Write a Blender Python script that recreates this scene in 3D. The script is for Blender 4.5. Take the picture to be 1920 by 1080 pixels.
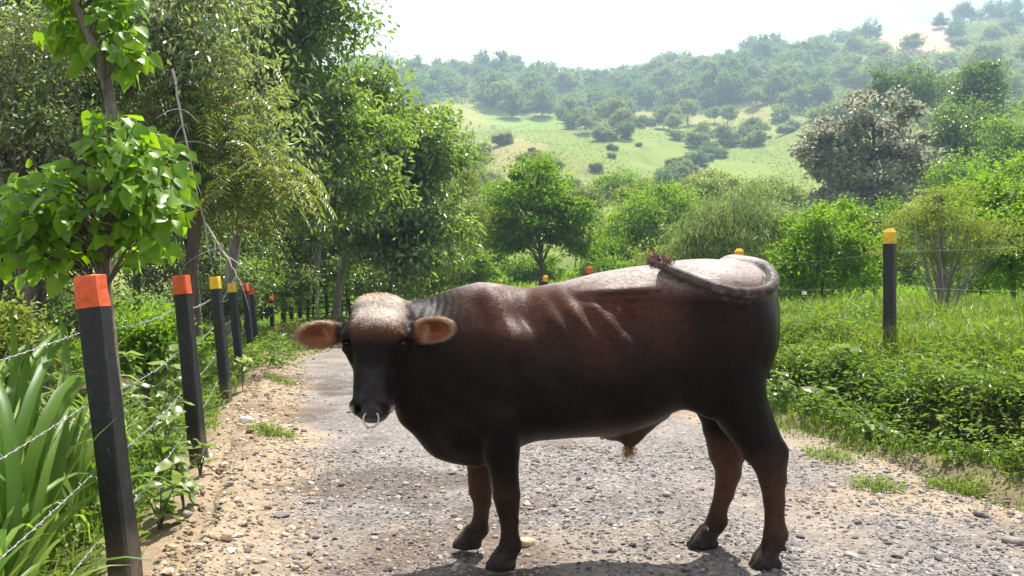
import bpy, math, random
import numpy as np
from mathutils import Vector, Matrix, noise as mnoise

for _o in list(bpy.data.objects):
    bpy.data.objects.remove(_o, do_unlink=True)
SC = bpy.context.scene
COL = SC.collection
R = math.radians
FPX, HOR, EYE = 1500.0, 535.0, 1.3          # focal length in photo pixels, horizon row, eye height

# ------------------------------------------------------------------ camera
cam = bpy.data.cameras.new('camera')
cam.sensor_width = 36.0
cam.lens = 36.0 * FPX / 1920.0
cam.clip_start = 0.05
cam.clip_end = 6000.0
camo = bpy.data.objects.new('camera', cam)
COL.objects.link(camo)
camo.location = (0, 0, EYE)
camo.rotation_euler = (R(90.0) - math.atan((540.0 - HOR) / FPX), 0, 0)
SC.camera = camo

# ------------------------------------------------------------------ sky and sun
SUN_EL, SUN_AZ = 64.0, 24.0                  # degrees; azimuth from +Y (view direction) towards +X
world = bpy.data.worlds.new('World')
SC.world = world
world.use_nodes = True
wn = world.node_tree
bg = wn.nodes['Background']
sky = wn.nodes.new('ShaderNodeTexSky')
sky.sky_type = 'NISHITA'
sky.sun_disc = False
sky.sun_elevation = R(SUN_EL)
sky.sun_rotation = R(SUN_AZ)
sky.altitude = 300
sky.air_density = 1.0
sky.dust_density = 1.5
sky.ozone_density = 1.0
# thin bright cloud over the whole sky
tcw = wn.nodes.new('ShaderNodeTexCoord')
mpw = wn.nodes.new('ShaderNodeMapping'); mpw.inputs['Scale'].default_value = (1.0, 1.0, 2.6)
cln = wn.nodes.new('ShaderNodeTexNoise'); cln.inputs['Scale'].default_value = 2.2; cln.inputs['Detail'].default_value = 7; cln.inputs['Roughness'].default_value = .6
clr = wn.nodes.new('ShaderNodeValToRGB'); clr.color_ramp.elements[0].position = .34; clr.color_ramp.elements[1].position = .62
clr.color_ramp.elements[1].color = (.85, .85, .85, 1)
clm = wn.nodes.new('ShaderNodeMix'); clm.data_type = 'RGBA'; clm.inputs[7].default_value = (10.5, 10.6, 10.8, 1)
wn.links.new(tcw.outputs['Generated'], mpw.inputs[0]); wn.links.new(mpw.outputs[0], cln.inputs['Vector'])
wn.links.new(cln.outputs[0], clr.inputs[0]); wn.links.new(clr.outputs[0], clm.inputs[0])
wn.links.new(sky.outputs[0], clm.inputs[6]); wn.links.new(clm.outputs[2], bg.inputs[0])
bg.inputs[1].default_value = 0.068
sun = bpy.data.lights.new('sun', 'SUN')
sun.energy = 5.0
sun.angle = R(0.6)
sun.color = (1.0, 0.95, 0.87)
suno = bpy.data.objects.new('sun', sun)
COL.objects.link(suno)
_d = Vector((math.sin(R(SUN_AZ)) * math.cos(R(SUN_EL)), math.cos(R(SUN_AZ)) * math.cos(R(SUN_EL)), math.sin(R(SUN_EL))))
suno.rotation_euler = _d.to_track_quat('Z', 'Y').to_euler()
suno.location = (0, 0, 60)

SC.view_settings.view_transform = 'Standard'
SC.view_settings.look = 'None'
SC.view_settings.gamma = 1.0
SC.view_settings.exposure = 1.3
SC.view_settings.use_curve_mapping = False
SC.render.engine = 'CYCLES'
SC.cycles.use_denoising = True
SC.cycles.max_bounces = 8
SC.cycles.diffuse_bounces = 3
SC.cycles.glossy_bounces = 2
SC.cycles.transmission_bounces = 4
SC.cycles.transparent_max_bounces = 8
SC.cycles.volume_bounces = 0
SC.cycles.sample_clamp_indirect = 6.0

# ------------------------------------------------------------------ helpers
def P(px, py, Y):
    """world point that stands at distance Y along the row/column of the survey photograph"""
    return np.array([(px - 960.0) * Y / FPX, Y, EYE - (py - HOR) * Y / FPX])

def props(o, label=None, category=None, group=None, kind=None):
    if label: o['label'] = label
    if category: o['category'] = category
    if group: o['group'] = group
    if kind: o['kind'] = kind
    return o

def mesh_np(name, verts, tris=None, quads=None, smooth=True, attrs=None, mats=None, mat_idx=None):
    me = bpy.data.meshes.new(name)
    verts = np.asarray(verts, np.float32).reshape(-1, 3)
    nt = 0 if tris is None else len(tris)
    nq = 0 if quads is None else len(quads)
    me.vertices.add(len(verts))
    me.vertices.foreach_set('co', verts.ravel())
    me.loops.add(nt * 3 + nq * 4)
    idx, st = [], []
    if nt:
        idx.append(np.asarray(tris, np.int32).ravel()); st.append(np.arange(nt) * 3)
    if nq:
        idx.append(np.asarray(quads, np.int32).ravel()); st.append(nt * 3 + np.arange(nq) * 4)
    me.loops.foreach_set('vertex_index', np.concatenate(idx).astype(np.int32))
    me.polygons.add(nt + nq)
    me.polygons.foreach_set('loop_start', np.concatenate(st).astype(np.int32))
    me.polygons.foreach_set('use_smooth', np.full(nt + nq, smooth))
    if mats:
        for m in mats: me.materials.append(m)
    if mat_idx is not None:
        me.polygons.foreach_set('material_index', np.asarray(mat_idx, np.int32))
    if attrs:
        for k, v in attrs.items():
            v = np.asarray(v, np.float32)
            if v.ndim == 1:
                a = me.attributes.new(k, 'FLOAT', 'POINT'); a.data.foreach_set('value', v)
            else:
                a = me.attributes.new(k, 'FLOAT_COLOR', 'POINT')
                if v.shape[1] == 3: v = np.hstack([v, np.ones((len(v), 1), np.float32)])
                a.data.foreach_set('color', v.ravel())
    me.update(calc_edges=True)
    me.validate()
    return me

def add(name, data, parent=None, loc=None, rot=None, scale=None):
    o = bpy.data.objects.new(name, data)
    COL.objects.link(o)
    if parent is not None: o.parent = parent
    if loc is not None: o.location = [float(c) for c in loc]
    if rot is not None: o.rotation_euler = rot
    if scale is not None: o.scale = scale
    return o

class Geo:
    """collects tris and quads with per-vertex attribute 'var'"""
    def __init__(s): s.v, s.t, s.q, s.a, s.n = [], [], [], [], 0
    def put(s, v, t=None, q=None, a=0.5):
        v = np.asarray(v, float).reshape(-1, 3)
        if t is not None and len(t): s.t.append(np.asarray(t, int).reshape(-1, 3) + s.n)
        if q is not None and len(q): s.q.append(np.asarray(q, int).reshape(-1, 4) + s.n)
        s.v.append(v); s.a.append(np.broadcast_to(np.asarray(a, float), (len(v),)))
        s.n += len(v)
    def tube(s, pts, rad, sides=6, a=0.5, cap=True):
        pts = np.asarray(pts, float); n = len(pts)
        rad = np.broadcast_to(np.asarray(rad, float), (n,))
        tan = np.gradient(pts, axis=0); tan /= np.linalg.norm(tan, axis=1)[:, None] + 1e-9
        ref = np.array([0.31, 0.17, 0.93]) if abs(tan[0][2]) < 0.8 else np.array([0.95, 0.2, 0.1])
        u = np.cross(tan, ref); u /= np.linalg.norm(u, axis=1)[:, None] + 1e-9
        w = np.cross(tan, u)
        an = np.arange(sides) * 2 * math.pi / sides
        ring = pts[:, None] + rad[:, None, None] * (np.cos(an)[None, :, None] * u[:, None] + np.sin(an)[None, :, None] * w[:, None])
        i = np.arange(n - 1)[:, None] * sides; j = np.arange(sides)[None]; k = (j + 1) % sides
        q = np.stack([i + j, i + k, i + sides + k, i + sides + j], -1).reshape(-1, 4)
        v = ring.reshape(-1, 3); t = None
        if cap:
            v = np.vstack([v, pts[-1]]); b = (n - 1) * sides
            t = [[b + jj, b + (jj + 1) % sides, n * sides] for jj in range(sides)]
        s.put(v, t, q, a)
    def mesh(s, name, mats, smooth=True, mat_idx=None):
        return mesh_np(name, np.vstack(s.v), np.vstack(s.t) if s.t else None, np.vstack(s.q) if s.q else None,
                       smooth, {'var': np.concatenate(s.a)}, mats, mat_idx)

def nd(m, typ, **kw):
    n = m.node_tree.nodes.new(typ)
    for k, v in kw.items():
        if k.startswith('i_'): n.inputs[int(k[2:]) if k[2:].isdigit() else k[2:]].default_value = v
        else: setattr(n, k, v)
    return n

def ramp(m, src, stops, interp='LINEAR'):
    r = m.node_tree.nodes.new('ShaderNodeValToRGB')
    r.color_ramp.interpolation = interp
    e = r.color_ramp.elements
    while len(e) < len(stops): e.new(0.5)
    for el, (p, c) in zip(e, stops):
        el.position = p
        el.color = (c[0], c[1], c[2], 1) if hasattr(c, '__len__') else (c, c, c, 1)
    m.node_tree.links.new(src, r.inputs[0])
    return r.outputs[0]

def newmat(name, rough=0.7, spec=0.4):
    m = bpy.data.materials.new(name); m.use_nodes = True
    b = m.node_tree.nodes['Principled BSDF']
    b.inputs['Roughness'].default_value = rough
    b.inputs['Specular IOR Level'].default_value = spec
    return m, b, m.node_tree.links

def tex_noise(m, scale, detail=5.0, rough=0.6, coord='Object', dist=0.0, stretch=None):
    tc = nd(m, 'ShaderNodeTexCoord')
    n = nd(m, 'ShaderNodeTexNoise')
    n.inputs['Scale'].default_value = scale
    n.inputs['Detail'].default_value = detail
    n.inputs['Roughness'].default_value = rough
    n.inputs['Distortion'].default_value = dist
    if stretch:
        mp = nd(m, 'ShaderNodeMapping'); mp.inputs['Scale'].default_value = stretch
        m.node_tree.links.new(tc.outputs[coord], mp.inputs[0]); m.node_tree.links.new(mp.outputs[0], n.inputs['Vector'])
    else:
        m.node_tree.links.new(tc.outputs[coord], n.inputs['Vector'])
    return n.outputs[0]

def mixrgb(m, fac, a, b, blend='MIX'):
    x = nd(m, 'ShaderNodeMix'); x.data_type = 'RGBA'; x.blend_type = blend
    for sock, v in ((x.inputs[0], fac), (x.inputs[6], a), (x.inputs[7], b)):
        if hasattr(v, 'is_linked'): m.node_tree.links.new(v, sock)
        elif hasattr(v, '__len__'): sock.default_value = (v[0], v[1], v[2], 1)
        else: sock.default_value = v
    return x.outputs[2]

def bump(m, height, strength, dist, b):
    bn = nd(m, 'ShaderNodeBump'); bn.inputs['Strength'].default_value = strength; bn.inputs['Distance'].default_value = dist
    m.node_tree.links.new(height, bn.inputs['Height']); m.node_tree.links.new(bn.outputs[0], b.inputs['Normal'])
    return bn

def attr(m, name, col=False):
    a = nd(m, 'ShaderNodeAttribute'); a.attribute_name = name
    return a.outputs['Color'] if col else a.outputs['Fac']

def leafmat(name, stops, trans=(0.2, 0.3, 0.03), tfac=0.4, rough=0.42, spec=0.5, ior=1.5):
    """leaf: glossy cuticle over a body that lets light through; colour varies from leaf to leaf"""
    m, b, L = newmat(name, rough, spec)
    b.inputs['IOR'].default_value = ior
    stops = [(p_, (min(1, k_[0] * 1.12), k_[1], k_[2] * .85)) for p_, k_ in stops]
    c = ramp(m, attr(m, 'var'), stops)
    L.new(c, b.inputs['Base Color'])
    t = nd(m, 'ShaderNodeBsdfTranslucent')
    tc = mixrgb(m, 0.55, c, trans)
    L.new(tc, t.inputs[0])
    mx = nd(m, 'ShaderNodeMixShader'); mx.inputs[0].default_value = tfac
    L.new(b.outputs[0], mx.inputs[1]); L.new(t.outputs[0], mx.inputs[2])
    L.new(mx.outputs[0], m.node_tree.nodes['Material Output'].inputs[0])
    return m

def barkmat(name, c1, c2, scale=9.0):
    m, b, L = newmat(name, 0.85, 0.2)
    n = tex_noise(m, scale, 6, 0.65, stretch=(1, 1, 0.25))
    L.new(ramp(m, n, [(0.3, c1), (0.7, c2)]), b.inputs['Base Color'])
    bump(m, n, 0.6, 0.02, b)
    return m

rng = np.random.default_rng(7)
# ------------------------------------------------------------------ terrain
def sstep(a, b, v):
    t = np.clip((np.asarray(v, float) - a) / (b - a), 0, 1); return t * t * (3 - 2 * t)

_perm = np.random.default_rng(3).random((256, 256))
def vnoise(x, y, sc, seed=0):
    """smooth value noise in -1..1"""
    x = np.asarray(x, float) / sc + seed * 17.31; y = np.asarray(y, float) / sc + seed * 9.77
    xi, yi = np.floor(x).astype(int), np.floor(y).astype(int)
    fx, fy = x - xi, y - yi; fx = fx * fx * (3 - 2 * fx); fy = fy * fy * (3 - 2 * fy)
    g = lambda a, b: _perm[a % 256, b % 256]
    v = (g(xi, yi) * (1 - fx) + g(xi + 1, yi) * fx) * (1 - fy) + (g(xi, yi + 1) * (1 - fx) + g(xi + 1, yi + 1) * fx) * fy
    return v * 2 - 1
def fbm(x, y, sc, seed=0, o=4):
    return sum(vnoise(x, y, sc / 2 ** k, seed + k) / 2 ** k for k in range(o)) / 1.6

COLS = np.array([-600, 200, 700, 900, 1100, 1300, 1500, 1700, 1950, 2600.])
DEP = np.array([40, 70, 110, 150, 200, 260, 330, 400, 460, 520, 620, 800.])
ROWS = np.array([
    [585, 585, 575, 545, 532, 528, 515, 515, 510, 500], [560, 560, 545, 520, 505, 500, 485, 478, 465, 450],
    [520, 520, 500, 465, 455, 450, 430, 415, 400, 380], [480, 480, 440, 392, 388, 385, 372, 355, 340, 320],
    [430, 420, 370, 325, 315, 335, 305, 280, 260, 240], [380, 350, 300, 266, 250, 290, 250, 215, 190, 180],
    [330, 280, 235, 232, 238, 232, 205, 165, 130, 120], [280, 220, 185, 196, 196, 186, 150, 100, 80, 70],
    [240, 190, 160, 165, 165, 155, 104, 54, 52, 48], [230, 185, 140, 138, 144, 136, 82, 38, 40, 38],
    [280, 240, 210, 200, 200, 195, 150, 100, 90, 80], [400, 360, 330, 310, 310, 300, 270, 210, 190, 180.]])
ZT = EYE - (ROWS - HOR) * DEP[:, None] / FPX
TC = (COLS - 960) / FPX
_tf = np.linspace(TC[0], TC[-1], 160); _df = np.linspace(math.log(DEP[0]), math.log(DEP[-1]), 120)
_Z1 = np.array([np.interp(_tf, TC, r) for r in ZT])
_Z2 = np.array([np.interp(_df, np.log(DEP), _Z1[:, j]) for j in range(160)]).T
for _ in range(3):
    _Zp = np.pad(_Z2, ((2, 2), (4, 4)), 'edge')
    _Z2 = sum(_Zp[2 + a:122 + a, 4 + b:164 + b] for a in (-2, -1, 0, 1, 2) for b in (-4, -2, 0, 2, 4)) / 25
def zfar(x, y):
    y = np.maximum(np.asarray(y, float), 1.0); t = np.clip(np.asarray(x, float) / y, TC[0], TC[-1])
    fi = (t - _tf[0]) / (_tf[1] - _tf[0]); fj = np.clip((np.log(y) - _df[0]) / (_df[1] - _df[0]), 0, 118.999)
    i = np.clip(fi.astype(int), 0, 158); j = fj.astype(int); a = fi - i; b = fj - j
    z = (_Z2[j, i] * (1 - a) + _Z2[j, i + 1] * a) * (1 - b) + (_Z2[j + 1, i] * (1 - a) + _Z2[j + 1, i + 1] * a) * b
    amp = sstep(60, 260, y)
    return z + amp * (4.0 * vnoise(x, y, 70, 1) + 2.2 * vnoise(x, y, 30, 2) + .8 * vnoise(x, y, 12, 3))

def bend(y):
    y = np.asarray(y, float); d = np.maximum(y - 16, 0); return np.where(d < 24, .016 * d * d, 9.2 + .77 * (d - 24))
def sroad(x, y): return np.asarray(x, float) + .26 * np.asarray(y, float) - bend(y)
def left_edge(y): return -.30 + 1.5 * sstep(13, 21, y) + .10 * vnoise(y, y * 0, 1.1, 5)
def right_edge(y): return 4.25 + .26 * vnoise(y, y * 0, 1.3, 6) + .14 * vnoise(y, y * 0, .45, 8)
def znear(x, y):
    s = sroad(x, y); x = np.asarray(x, float); y = np.asarray(y, float)
    z = -.035 * np.abs(s - 2.0) / 2.2
    z = z + .10 * np.exp(-((s + .55) / .33) ** 2) - .28 * sstep(-.8, -3.0, s) - .3 * sstep(-5, -14, s)
    jag = .22 * vnoise(y, x * .2, 1.4, 11)
    z = z + .14 * sstep(4.3, 4.75, s) - .17 * np.exp(-((s - 5.0 - jag) / .17) ** 2) * (.45 + .55 * sstep(-.3, .3, vnoise(y, x * 0, 1.9, 14))) + .36 * sstep(5.06 + jag, 5.50 + jag, s) + .26 * sstep(5.4, 6.6, s) + .9 * sstep(7, 34, s)
    off = sstep(4.4, 5.5, s) + sstep(-.9, -2, s)
    return z + off * (.07 * vnoise(x, y, 1.1, 4) + .035 * vnoise(x, y, .4, 5)) + .012 * vnoise(x, y, .8, 9)
def zg(x, y):
    x, y = np.asarray(x, float), np.asarray(y, float)
    w = sstep(26, 44, y)
    return znear(x, y) * (1 - w) + zfar(x, y) * w

def build_ground():
    r = [.35]
    while r[-1] < 800: r.append(r[-1] * 1.021 + .002)
    r = np.array(r)
    az = np.concatenate([np.arange(-180, -50, 4.0), np.arange(-50, 50, .4), np.arange(50, 180, 4.0)])
    A, Rr = np.meshgrid(np.radians(az), r)
    x, y = Rr * np.sin(A), Rr * np.cos(A)
    z = zg(x, y)
    s = sroad(x, y)
    on = sstep(left_edge(y) - .42, left_edge(y) - .2, s) * sstep(right_edge(y) + .3, right_edge(y) + .1, s) * sstep(46, 42, y)
    z = z - .06 * on
    nr, na = len(r), len(az)
    i = np.arange(nr - 1)[:, None] * na; j = np.arange(na)[None]; k = (j + 1) % na
    q = np.stack([i + j, i + k, i + na + k, i + na + j], -1).reshape(-1, 4)[:, ::-1]
    v = np.stack([x, y, z], -1).reshape(-1, 3)
    fan = [[jj, (jj + 1) % na, nr * na] for jj in range(na)]
    v = np.vstack([v, [0, 0, float(zg(0., 0.)) - .05]])
    xx, yy, ss_ = v[:, 0], v[:, 1], sroad(v[:, 0], v[:, 1])
    C = np.tile(np.array([.075, .115, .020]), (len(v), 1))                 # turf
    def lay(c, a):
        nonlocal C
        a = np.clip(a, 0, 1)[:, None]; C = C * (1 - a) + np.array(c) * a
    n1, n2, n3 = fbm(xx, yy, 40, 20), fbm(xx, yy, 9, 21), fbm(xx, yy, 120, 22)
    far = sstep(60, 120, yy)
    lay([.205, .22, .042], far * (.80 + .5 * n1))                           # dry pasture
    lay([.27, .225, .085], far * sstep(.10, .5, n3 + .6 * n2) * .5)
    lay([.13, .19, .026], far * sstep(.05, .4, -n3 + .3 * n1) * .75)
    lay([.10, .10, .03], far * sstep(.25, .6, fbm(xx, yy, 5, 27)) * .5)
    px, py = 960 + FPX * xx / np.maximum(yy, 1), HOR - (v[:, 2] - EYE) * FPX / np.maximum(yy, 1)
    def patch(cx, cy, rx, ry, col, a, d0, d1):
        e = ((px - cx) / rx) ** 2 + ((py - cy) / ry) ** 2 + .7 * fbm(xx, yy, 16, 31)
        lay(col, a * sstep(1.2, .6, e) * (yy > d0) * (yy < d1))
    patch(1715, 70, 75, 34, [.40, .26, .19], .9, 250, 700)                # bare earth on the hill
    patch(1905, 215, 60, 22, [.34, .20, .15], .9, 120, 500)
    patch(960, 285, 70, 26, [.30, .225, .11], .5, 150, 400)
    patch(1000, 228, 90, 18, [.13, .22, .03], .8, 200, 400)
    patch(1860, 45, 70, 18, [.20, .26, .07], .7, 250, 700)
    near = sstep(30, 14, yy)
    lay([.15, .25, .025], sstep(6.6, 7.6, ss_) * sstep(11, 13, yy) * sstep(70, 45, yy) * .9)
    lay([.15, .25, .025], sstep(30, 36, yy) * sstep(75, 60, yy) * sstep(-12, -8, xx) * .9)
    lay([.085, .060, .034], near * sstep(-.3, -2.5, ss_) * .8)            # leaf litter under the left trees
    lay([.07, .11, .02], sstep(-.5, -9, ss_) * sstep(18, 22, yy) * sstep(60, 40, yy))
    lay([.034, .026, .015], near * sstep(4.7, 5.0, ss_) * sstep(5.7, 5.4, ss_) * .9)   # cut bank, soil darkened to paint in its shade
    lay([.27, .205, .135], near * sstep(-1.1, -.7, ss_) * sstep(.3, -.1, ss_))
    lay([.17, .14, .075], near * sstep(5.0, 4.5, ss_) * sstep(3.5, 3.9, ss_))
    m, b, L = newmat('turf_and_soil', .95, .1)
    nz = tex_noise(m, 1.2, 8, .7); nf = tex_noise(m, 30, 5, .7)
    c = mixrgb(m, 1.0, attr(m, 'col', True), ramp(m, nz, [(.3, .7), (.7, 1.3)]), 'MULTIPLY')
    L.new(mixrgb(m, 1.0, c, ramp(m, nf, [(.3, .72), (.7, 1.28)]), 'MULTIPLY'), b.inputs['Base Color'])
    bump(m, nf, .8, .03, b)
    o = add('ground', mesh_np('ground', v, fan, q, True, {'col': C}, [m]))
    o['kind'] = 'structure'
build_ground()

# ------------------------------------------------------------------ gravel road
def zroad(x, y):
    return znear(x, y) * (1 - sstep(26, 44, y)) + zfar(x, y) * sstep(26, 44, y) + .010 * fbm(x, y, .35, 40) + .004 * vnoise(x, y, .06, 44) + sstep(.5, -.1, sroad(x, y) - left_edge(y)) * (.030 * fbm(x, y, .28, 46) + .010 * vnoise(x, y, .09, 47)) - .022 * (np.exp(-((sroad(x, y) - 1.05) / .26) ** 2) + np.exp(-((sroad(x, y) - 2.75) / .26) ** 2))
def build_road():
    ys = [-4.0]
    while ys[-1] < 44: ys.append(ys[-1] + (.035 if 2.2 < ys[-1] < 7 else .07 if ys[-1] < 12 else .3))
    ys = np.array(ys); us = np.linspace(0, 1, 130)
    U, Yg = np.meshgrid(us, ys)
    e0 = left_edge(Yg) - .45; e1 = right_edge(Yg) + .30
    S = e0 + (e1 - e0) * U
    X = S - .26 * Yg + bend(Yg)
    Z = zroad(X, Yg) + .004 - .10 * (sstep(.05, 0, U) + sstep(.95, 1.0, U))
    n0, n1 = U.shape
    i = np.arange(n0 - 1)[:, None] * n1; j = np.arange(n1 - 1)[None]
    q = np.stack([i + j, i + j + 1, i + n1 + j + 1, i + n1 + j], -1).reshape(-1, 4)
    v = np.stack([X, Yg, Z], -1).reshape(-1, 3)
    nn = fbm(v[:, 0], v[:, 1], 1.1, 50); n2 = fbm(v[:, 0], v[:, 1], .35, 51)
    sl = S.ravel() - left_edge(Yg).ravel(); sr = right_edge(Yg).ravel() - S.ravel()
    dirt = np.clip(sstep(.55, .0, sl + .45 * nn + .2 * n2) + .75 * sstep(.75, .1, sr + .6 * nn + .2 * n2) + .32 * sstep(.15, .5, nn) + .6 * sstep(.9, .2, np.hypot((v[:, 0] - 2.6) / 1.3, (v[:, 1] - 4.9) / .7)), 0, 1)
    damp = sstep(.15, .5, fbm(v[:, 0], v[:, 1], .9, 53) + .3 * n2)
    m, b, L = newmat('gravel', .9, .2)
    tc = nd(m, 'ShaderNodeTexCoord')
    vo = nd(m, 'ShaderNodeTexVoronoi'); vo.inputs['Scale'].default_value = 46; vo.inputs['Randomness'].default_value = 1
    L.new(tc.outputs['Object'], vo.inputs['Vector'])
    vo2 = nd(m, 'ShaderNodeTexVoronoi'); vo2.inputs['Scale'].default_value = 105
    L.new(tc.outputs['Object'], vo2.inputs['Vector'])
    sep = nd(m, 'ShaderNodeSeparateColor'); L.new(vo.outputs['Color'], sep.inputs[0])
    grav = ramp(m, sep.outputs[0], [(0, (.075, .070, .068)), (.35, (.18, .158, .148)), (.7, (.27, .235, .215)), (.92, (.34, .31, .285)), (1, (.48, .45, .42))])
    sep2 = nd(m, 'ShaderNodeSeparateColor'); L.new(vo2.outputs['Color'], sep2.inputs[0])
    grav = mixrgb(m, .45, grav, ramp(m, sep2.outputs[0], [(0, (.09, .08, .077)), (.6, (.245, .21, .195)), (1, (.38, .34, .31))]))
    nz = tex_noise(m, 14, 7, .7)
    dr = ramp(m, nz, [(.25, (.19, .14, .09)), (.5, (.34, .26, .175)), (.8, (.48, .385, .275))])
    c = mixrgb(m, attr(m, 'dirt'), grav, dr)
    nl = tex_noise(m, 1.6, 5, .6)
    c = mixrgb(m, 1, c, ramp(m, nl, [(.3, .60), (.7, .98)]), 'MULTIPLY')
    L.new(mixrgb(m, 1, c, ramp(m, attr(m, 'damp'), [(0, (1, 1, 1)), (1, (.62, .56, .52))]), 'MULTIPLY'), b.inputs['Base Color'])
    hgt = mixrgb(m, .5, mixrgb(m, .5, vo.outputs['Distance'], vo2.outputs['Distance']), nz)
    bn = bump(m, hgt, 1.0, .022, b); bn.invert = True
    o = add('gravel_road', mesh_np('gravel_road', v, None, q, True, {'dirt': dirt, 'damp': damp}, [m]))
    o['kind'] = 'structure'
    # loose gravel
    r_ = np.random.default_rng(15)
    t = (1 + 5 ** .5) / 2
    ico = np.array([[-1, t, 0], [1, t, 0], [-1, -t, 0], [1, -t, 0], [0, -1, t], [0, 1, t], [0, -1, -t], [0, 1, -t], [t, 0, -1], [t, 0, 1], [-t, 0, -1], [-t, 0, 1]]) / math.sqrt(1 + t * t)
    icf = np.array([[0, 11, 5], [0, 5, 1], [0, 1, 7], [0, 7, 10], [0, 10, 11], [1, 5, 9], [5, 11, 4], [11, 10, 2], [10, 7, 6], [7, 1, 8], [3, 9, 4], [3, 4, 2], [3, 2, 6], [3, 6, 8], [3, 8, 9], [4, 9, 5], [2, 4, 11], [6, 2, 10], [8, 6, 7], [9, 8, 1]])
    def rocks(x, y, rad, flat=.55):
        n = len(x)
        sc = rad[:, None] * rng.uniform(.65, 1.35, (n, 3)); sc[:, 2] = rad * rng.uniform(flat * .6, flat * 1.3, n)
        vv = ico[None] * sc[:, None] * rng.uniform(.72, 1.2, (n, 12, 1))
        a = rng.uniform(0, 6.28, n); ca, sa = np.cos(a)[:, None], np.sin(a)[:, None]
        tl = rng.normal(0, .25, n)[:, None]
        vx, vy, vz = vv[..., 0] * ca - vv[..., 1] * sa, vv[..., 0] * sa + vv[..., 1] * ca, vv[..., 2] + vv[..., 0] * tl * .6
        z = zroad(x, y) + .004
        return np.stack([vx + x[:, None], vy + y[:, None], vz + (z + sc[:, 2] * .35)[:, None]], -1).reshape(-1, 3)
    n = 36000
    y = 2.6 + 1.0 / rng.uniform(1 / 14.0, 1 / .55, n); y = np.where(rng.random(n) < .55, rng.uniform(3.0, 6.5, n), y); y = np.clip(y, 2.5, 17)
    u = rng.random(n); e0, e1 = left_edge(y) - .25, right_edge(y) + .25
    sx = e0 + (e1 - e0) * u
    x = sx - .26 * y + bend(y)
    keep = (np.abs(x / y) < .75) & (rng.random(n) < (1 - .55 * np.exp(-((sx - 1.05) / .25) ** 2) - .55 * np.exp(-((sx - 2.75) / .25) ** 2))) & (rng.random(n) < .25 + .75 * sstep(0, .6, sx - left_edge(y)) * (.55 + .9 * sstep(-.3, .3, fbm(x, y, .6, 60))))
    x, y = x[keep], y[keep]
    rad = np.clip(rng.lognormal(math.log(.0064), .46, len(x)), .004, .026) * (1 + .05 * np.maximum(y - 4, 0))
    vv = rocks(x, y, rad)
    k = len(x)
    var = np.repeat(rng.random(k), 12)
    pm, pb, pL = newmat('pebble', .8, .3)
    pc = ramp(pm, attr(pm, 'var'), [(0, (.055, .052, .052)), (.3, (.15, .134, .128)), (.55, (.24, .21, .195)), (.78, (.31, .26, .22)), (.95, (.33, .30, .27)), (1, (.50, .47, .43))])
    pn = tex_noise(pm, 90, 5, .7)
    pL.new(mixrgb(pm, 1, pc, ramp(pm, pn, [(.3, .66), (.7, 1.05)]), 'MULTIPLY'), pb.inputs['Base Color'])
    bump(pm, pn, .5, .004, pb)
    g = add('loose_gravel', mesh_np('loose_gravel', vv, (np.arange(k)[:, None, None] * 12 + icf[None]).reshape(-1, 3), None, False, {'var': var}, [pm]), o)
    g['kind'] = 'stuff'
    # stones large enough to pick out
    spots = [(530, 965, .05), (455, 805, .055), (500, 782, .04), (640, 905, .035), (1150, 985, .03), (1560, 905, .05), (1600, 1035, .05), (1690, 985, .035), (1770, 1040, .04), (1840, 960, .04),
             (1500, 1000, .035), (1250, 930, .03), (700, 1000, .03), (590, 920, .03), (1085, 900, .03), (1530, 860, .035), (1900, 1010, .05), (760, 900, .028), (1215, 1010, .03), (560, 700, .06), (350, 990, .035), (430, 930, .03),
             (1730, 915, .035), (1640, 940, .03), (480, 860, .03), (1020, 960, .03), (560, 1050, .03), (620, 860, .03)]
    for i_, (px, py, rd) in enumerate(spots):
        Y = EYE * FPX / (py - HOR); X = (px - 960) * Y / FPX
        vv = rocks(np.array([X]), np.array([Y]), np.array([rd]), .6)
        c = vv.mean(0)
        st = add('stone', mesh_np('stone', vv - c, icf, None, False, {'var': np.full(12, rng.uniform(.15, .97))}, [pm]), o, c)
        bv = st.modifiers.new('b', 'BEVEL'); bv.width = rd * .22; bv.segments = 2
    # clods and chips on the earth verge
    n = 4200
    y = 2.6 + 15 * r_.random(n) ** 1.6; s_ = left_edge(y) - .42 + .75 * r_.random(n); x = s_ - .26 * y + bend(y)
    rad = np.clip(r_.lognormal(math.log(.010), .5, n), .004, .034)
    vv = rocks(x, y, rad, .6)
    cm, cb, cL = newmat('clod', .95, .1)
    cn = tex_noise(cm, 70, 5, .7); cc = ramp(cm, attr(cm, 'var'), [(0, (.16, .115, .075)), (.5, (.33, .25, .17)), (.9, (.44, .36, .27)), (1, (.60, .55, .48))])
    cL.new(mixrgb(cm, 1, cc, ramp(cm, cn, [(.3, .7), (.7, 1.2)]), 'MULTIPLY'), cb.inputs['Base Color']); bump(cm, cn, .6, .005, cb)
    g2 = add('loose_clods', mesh_np('loose_clods', vv, (np.arange(n)[:, None, None] * 12 + icf[None]).reshape(-1, 3), None, False, {'var': np.repeat(r_.random(n), 12)}, [cm]), o); g2['kind'] = 'stuff'
    return pm
PEBBLE = build_road()
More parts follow.
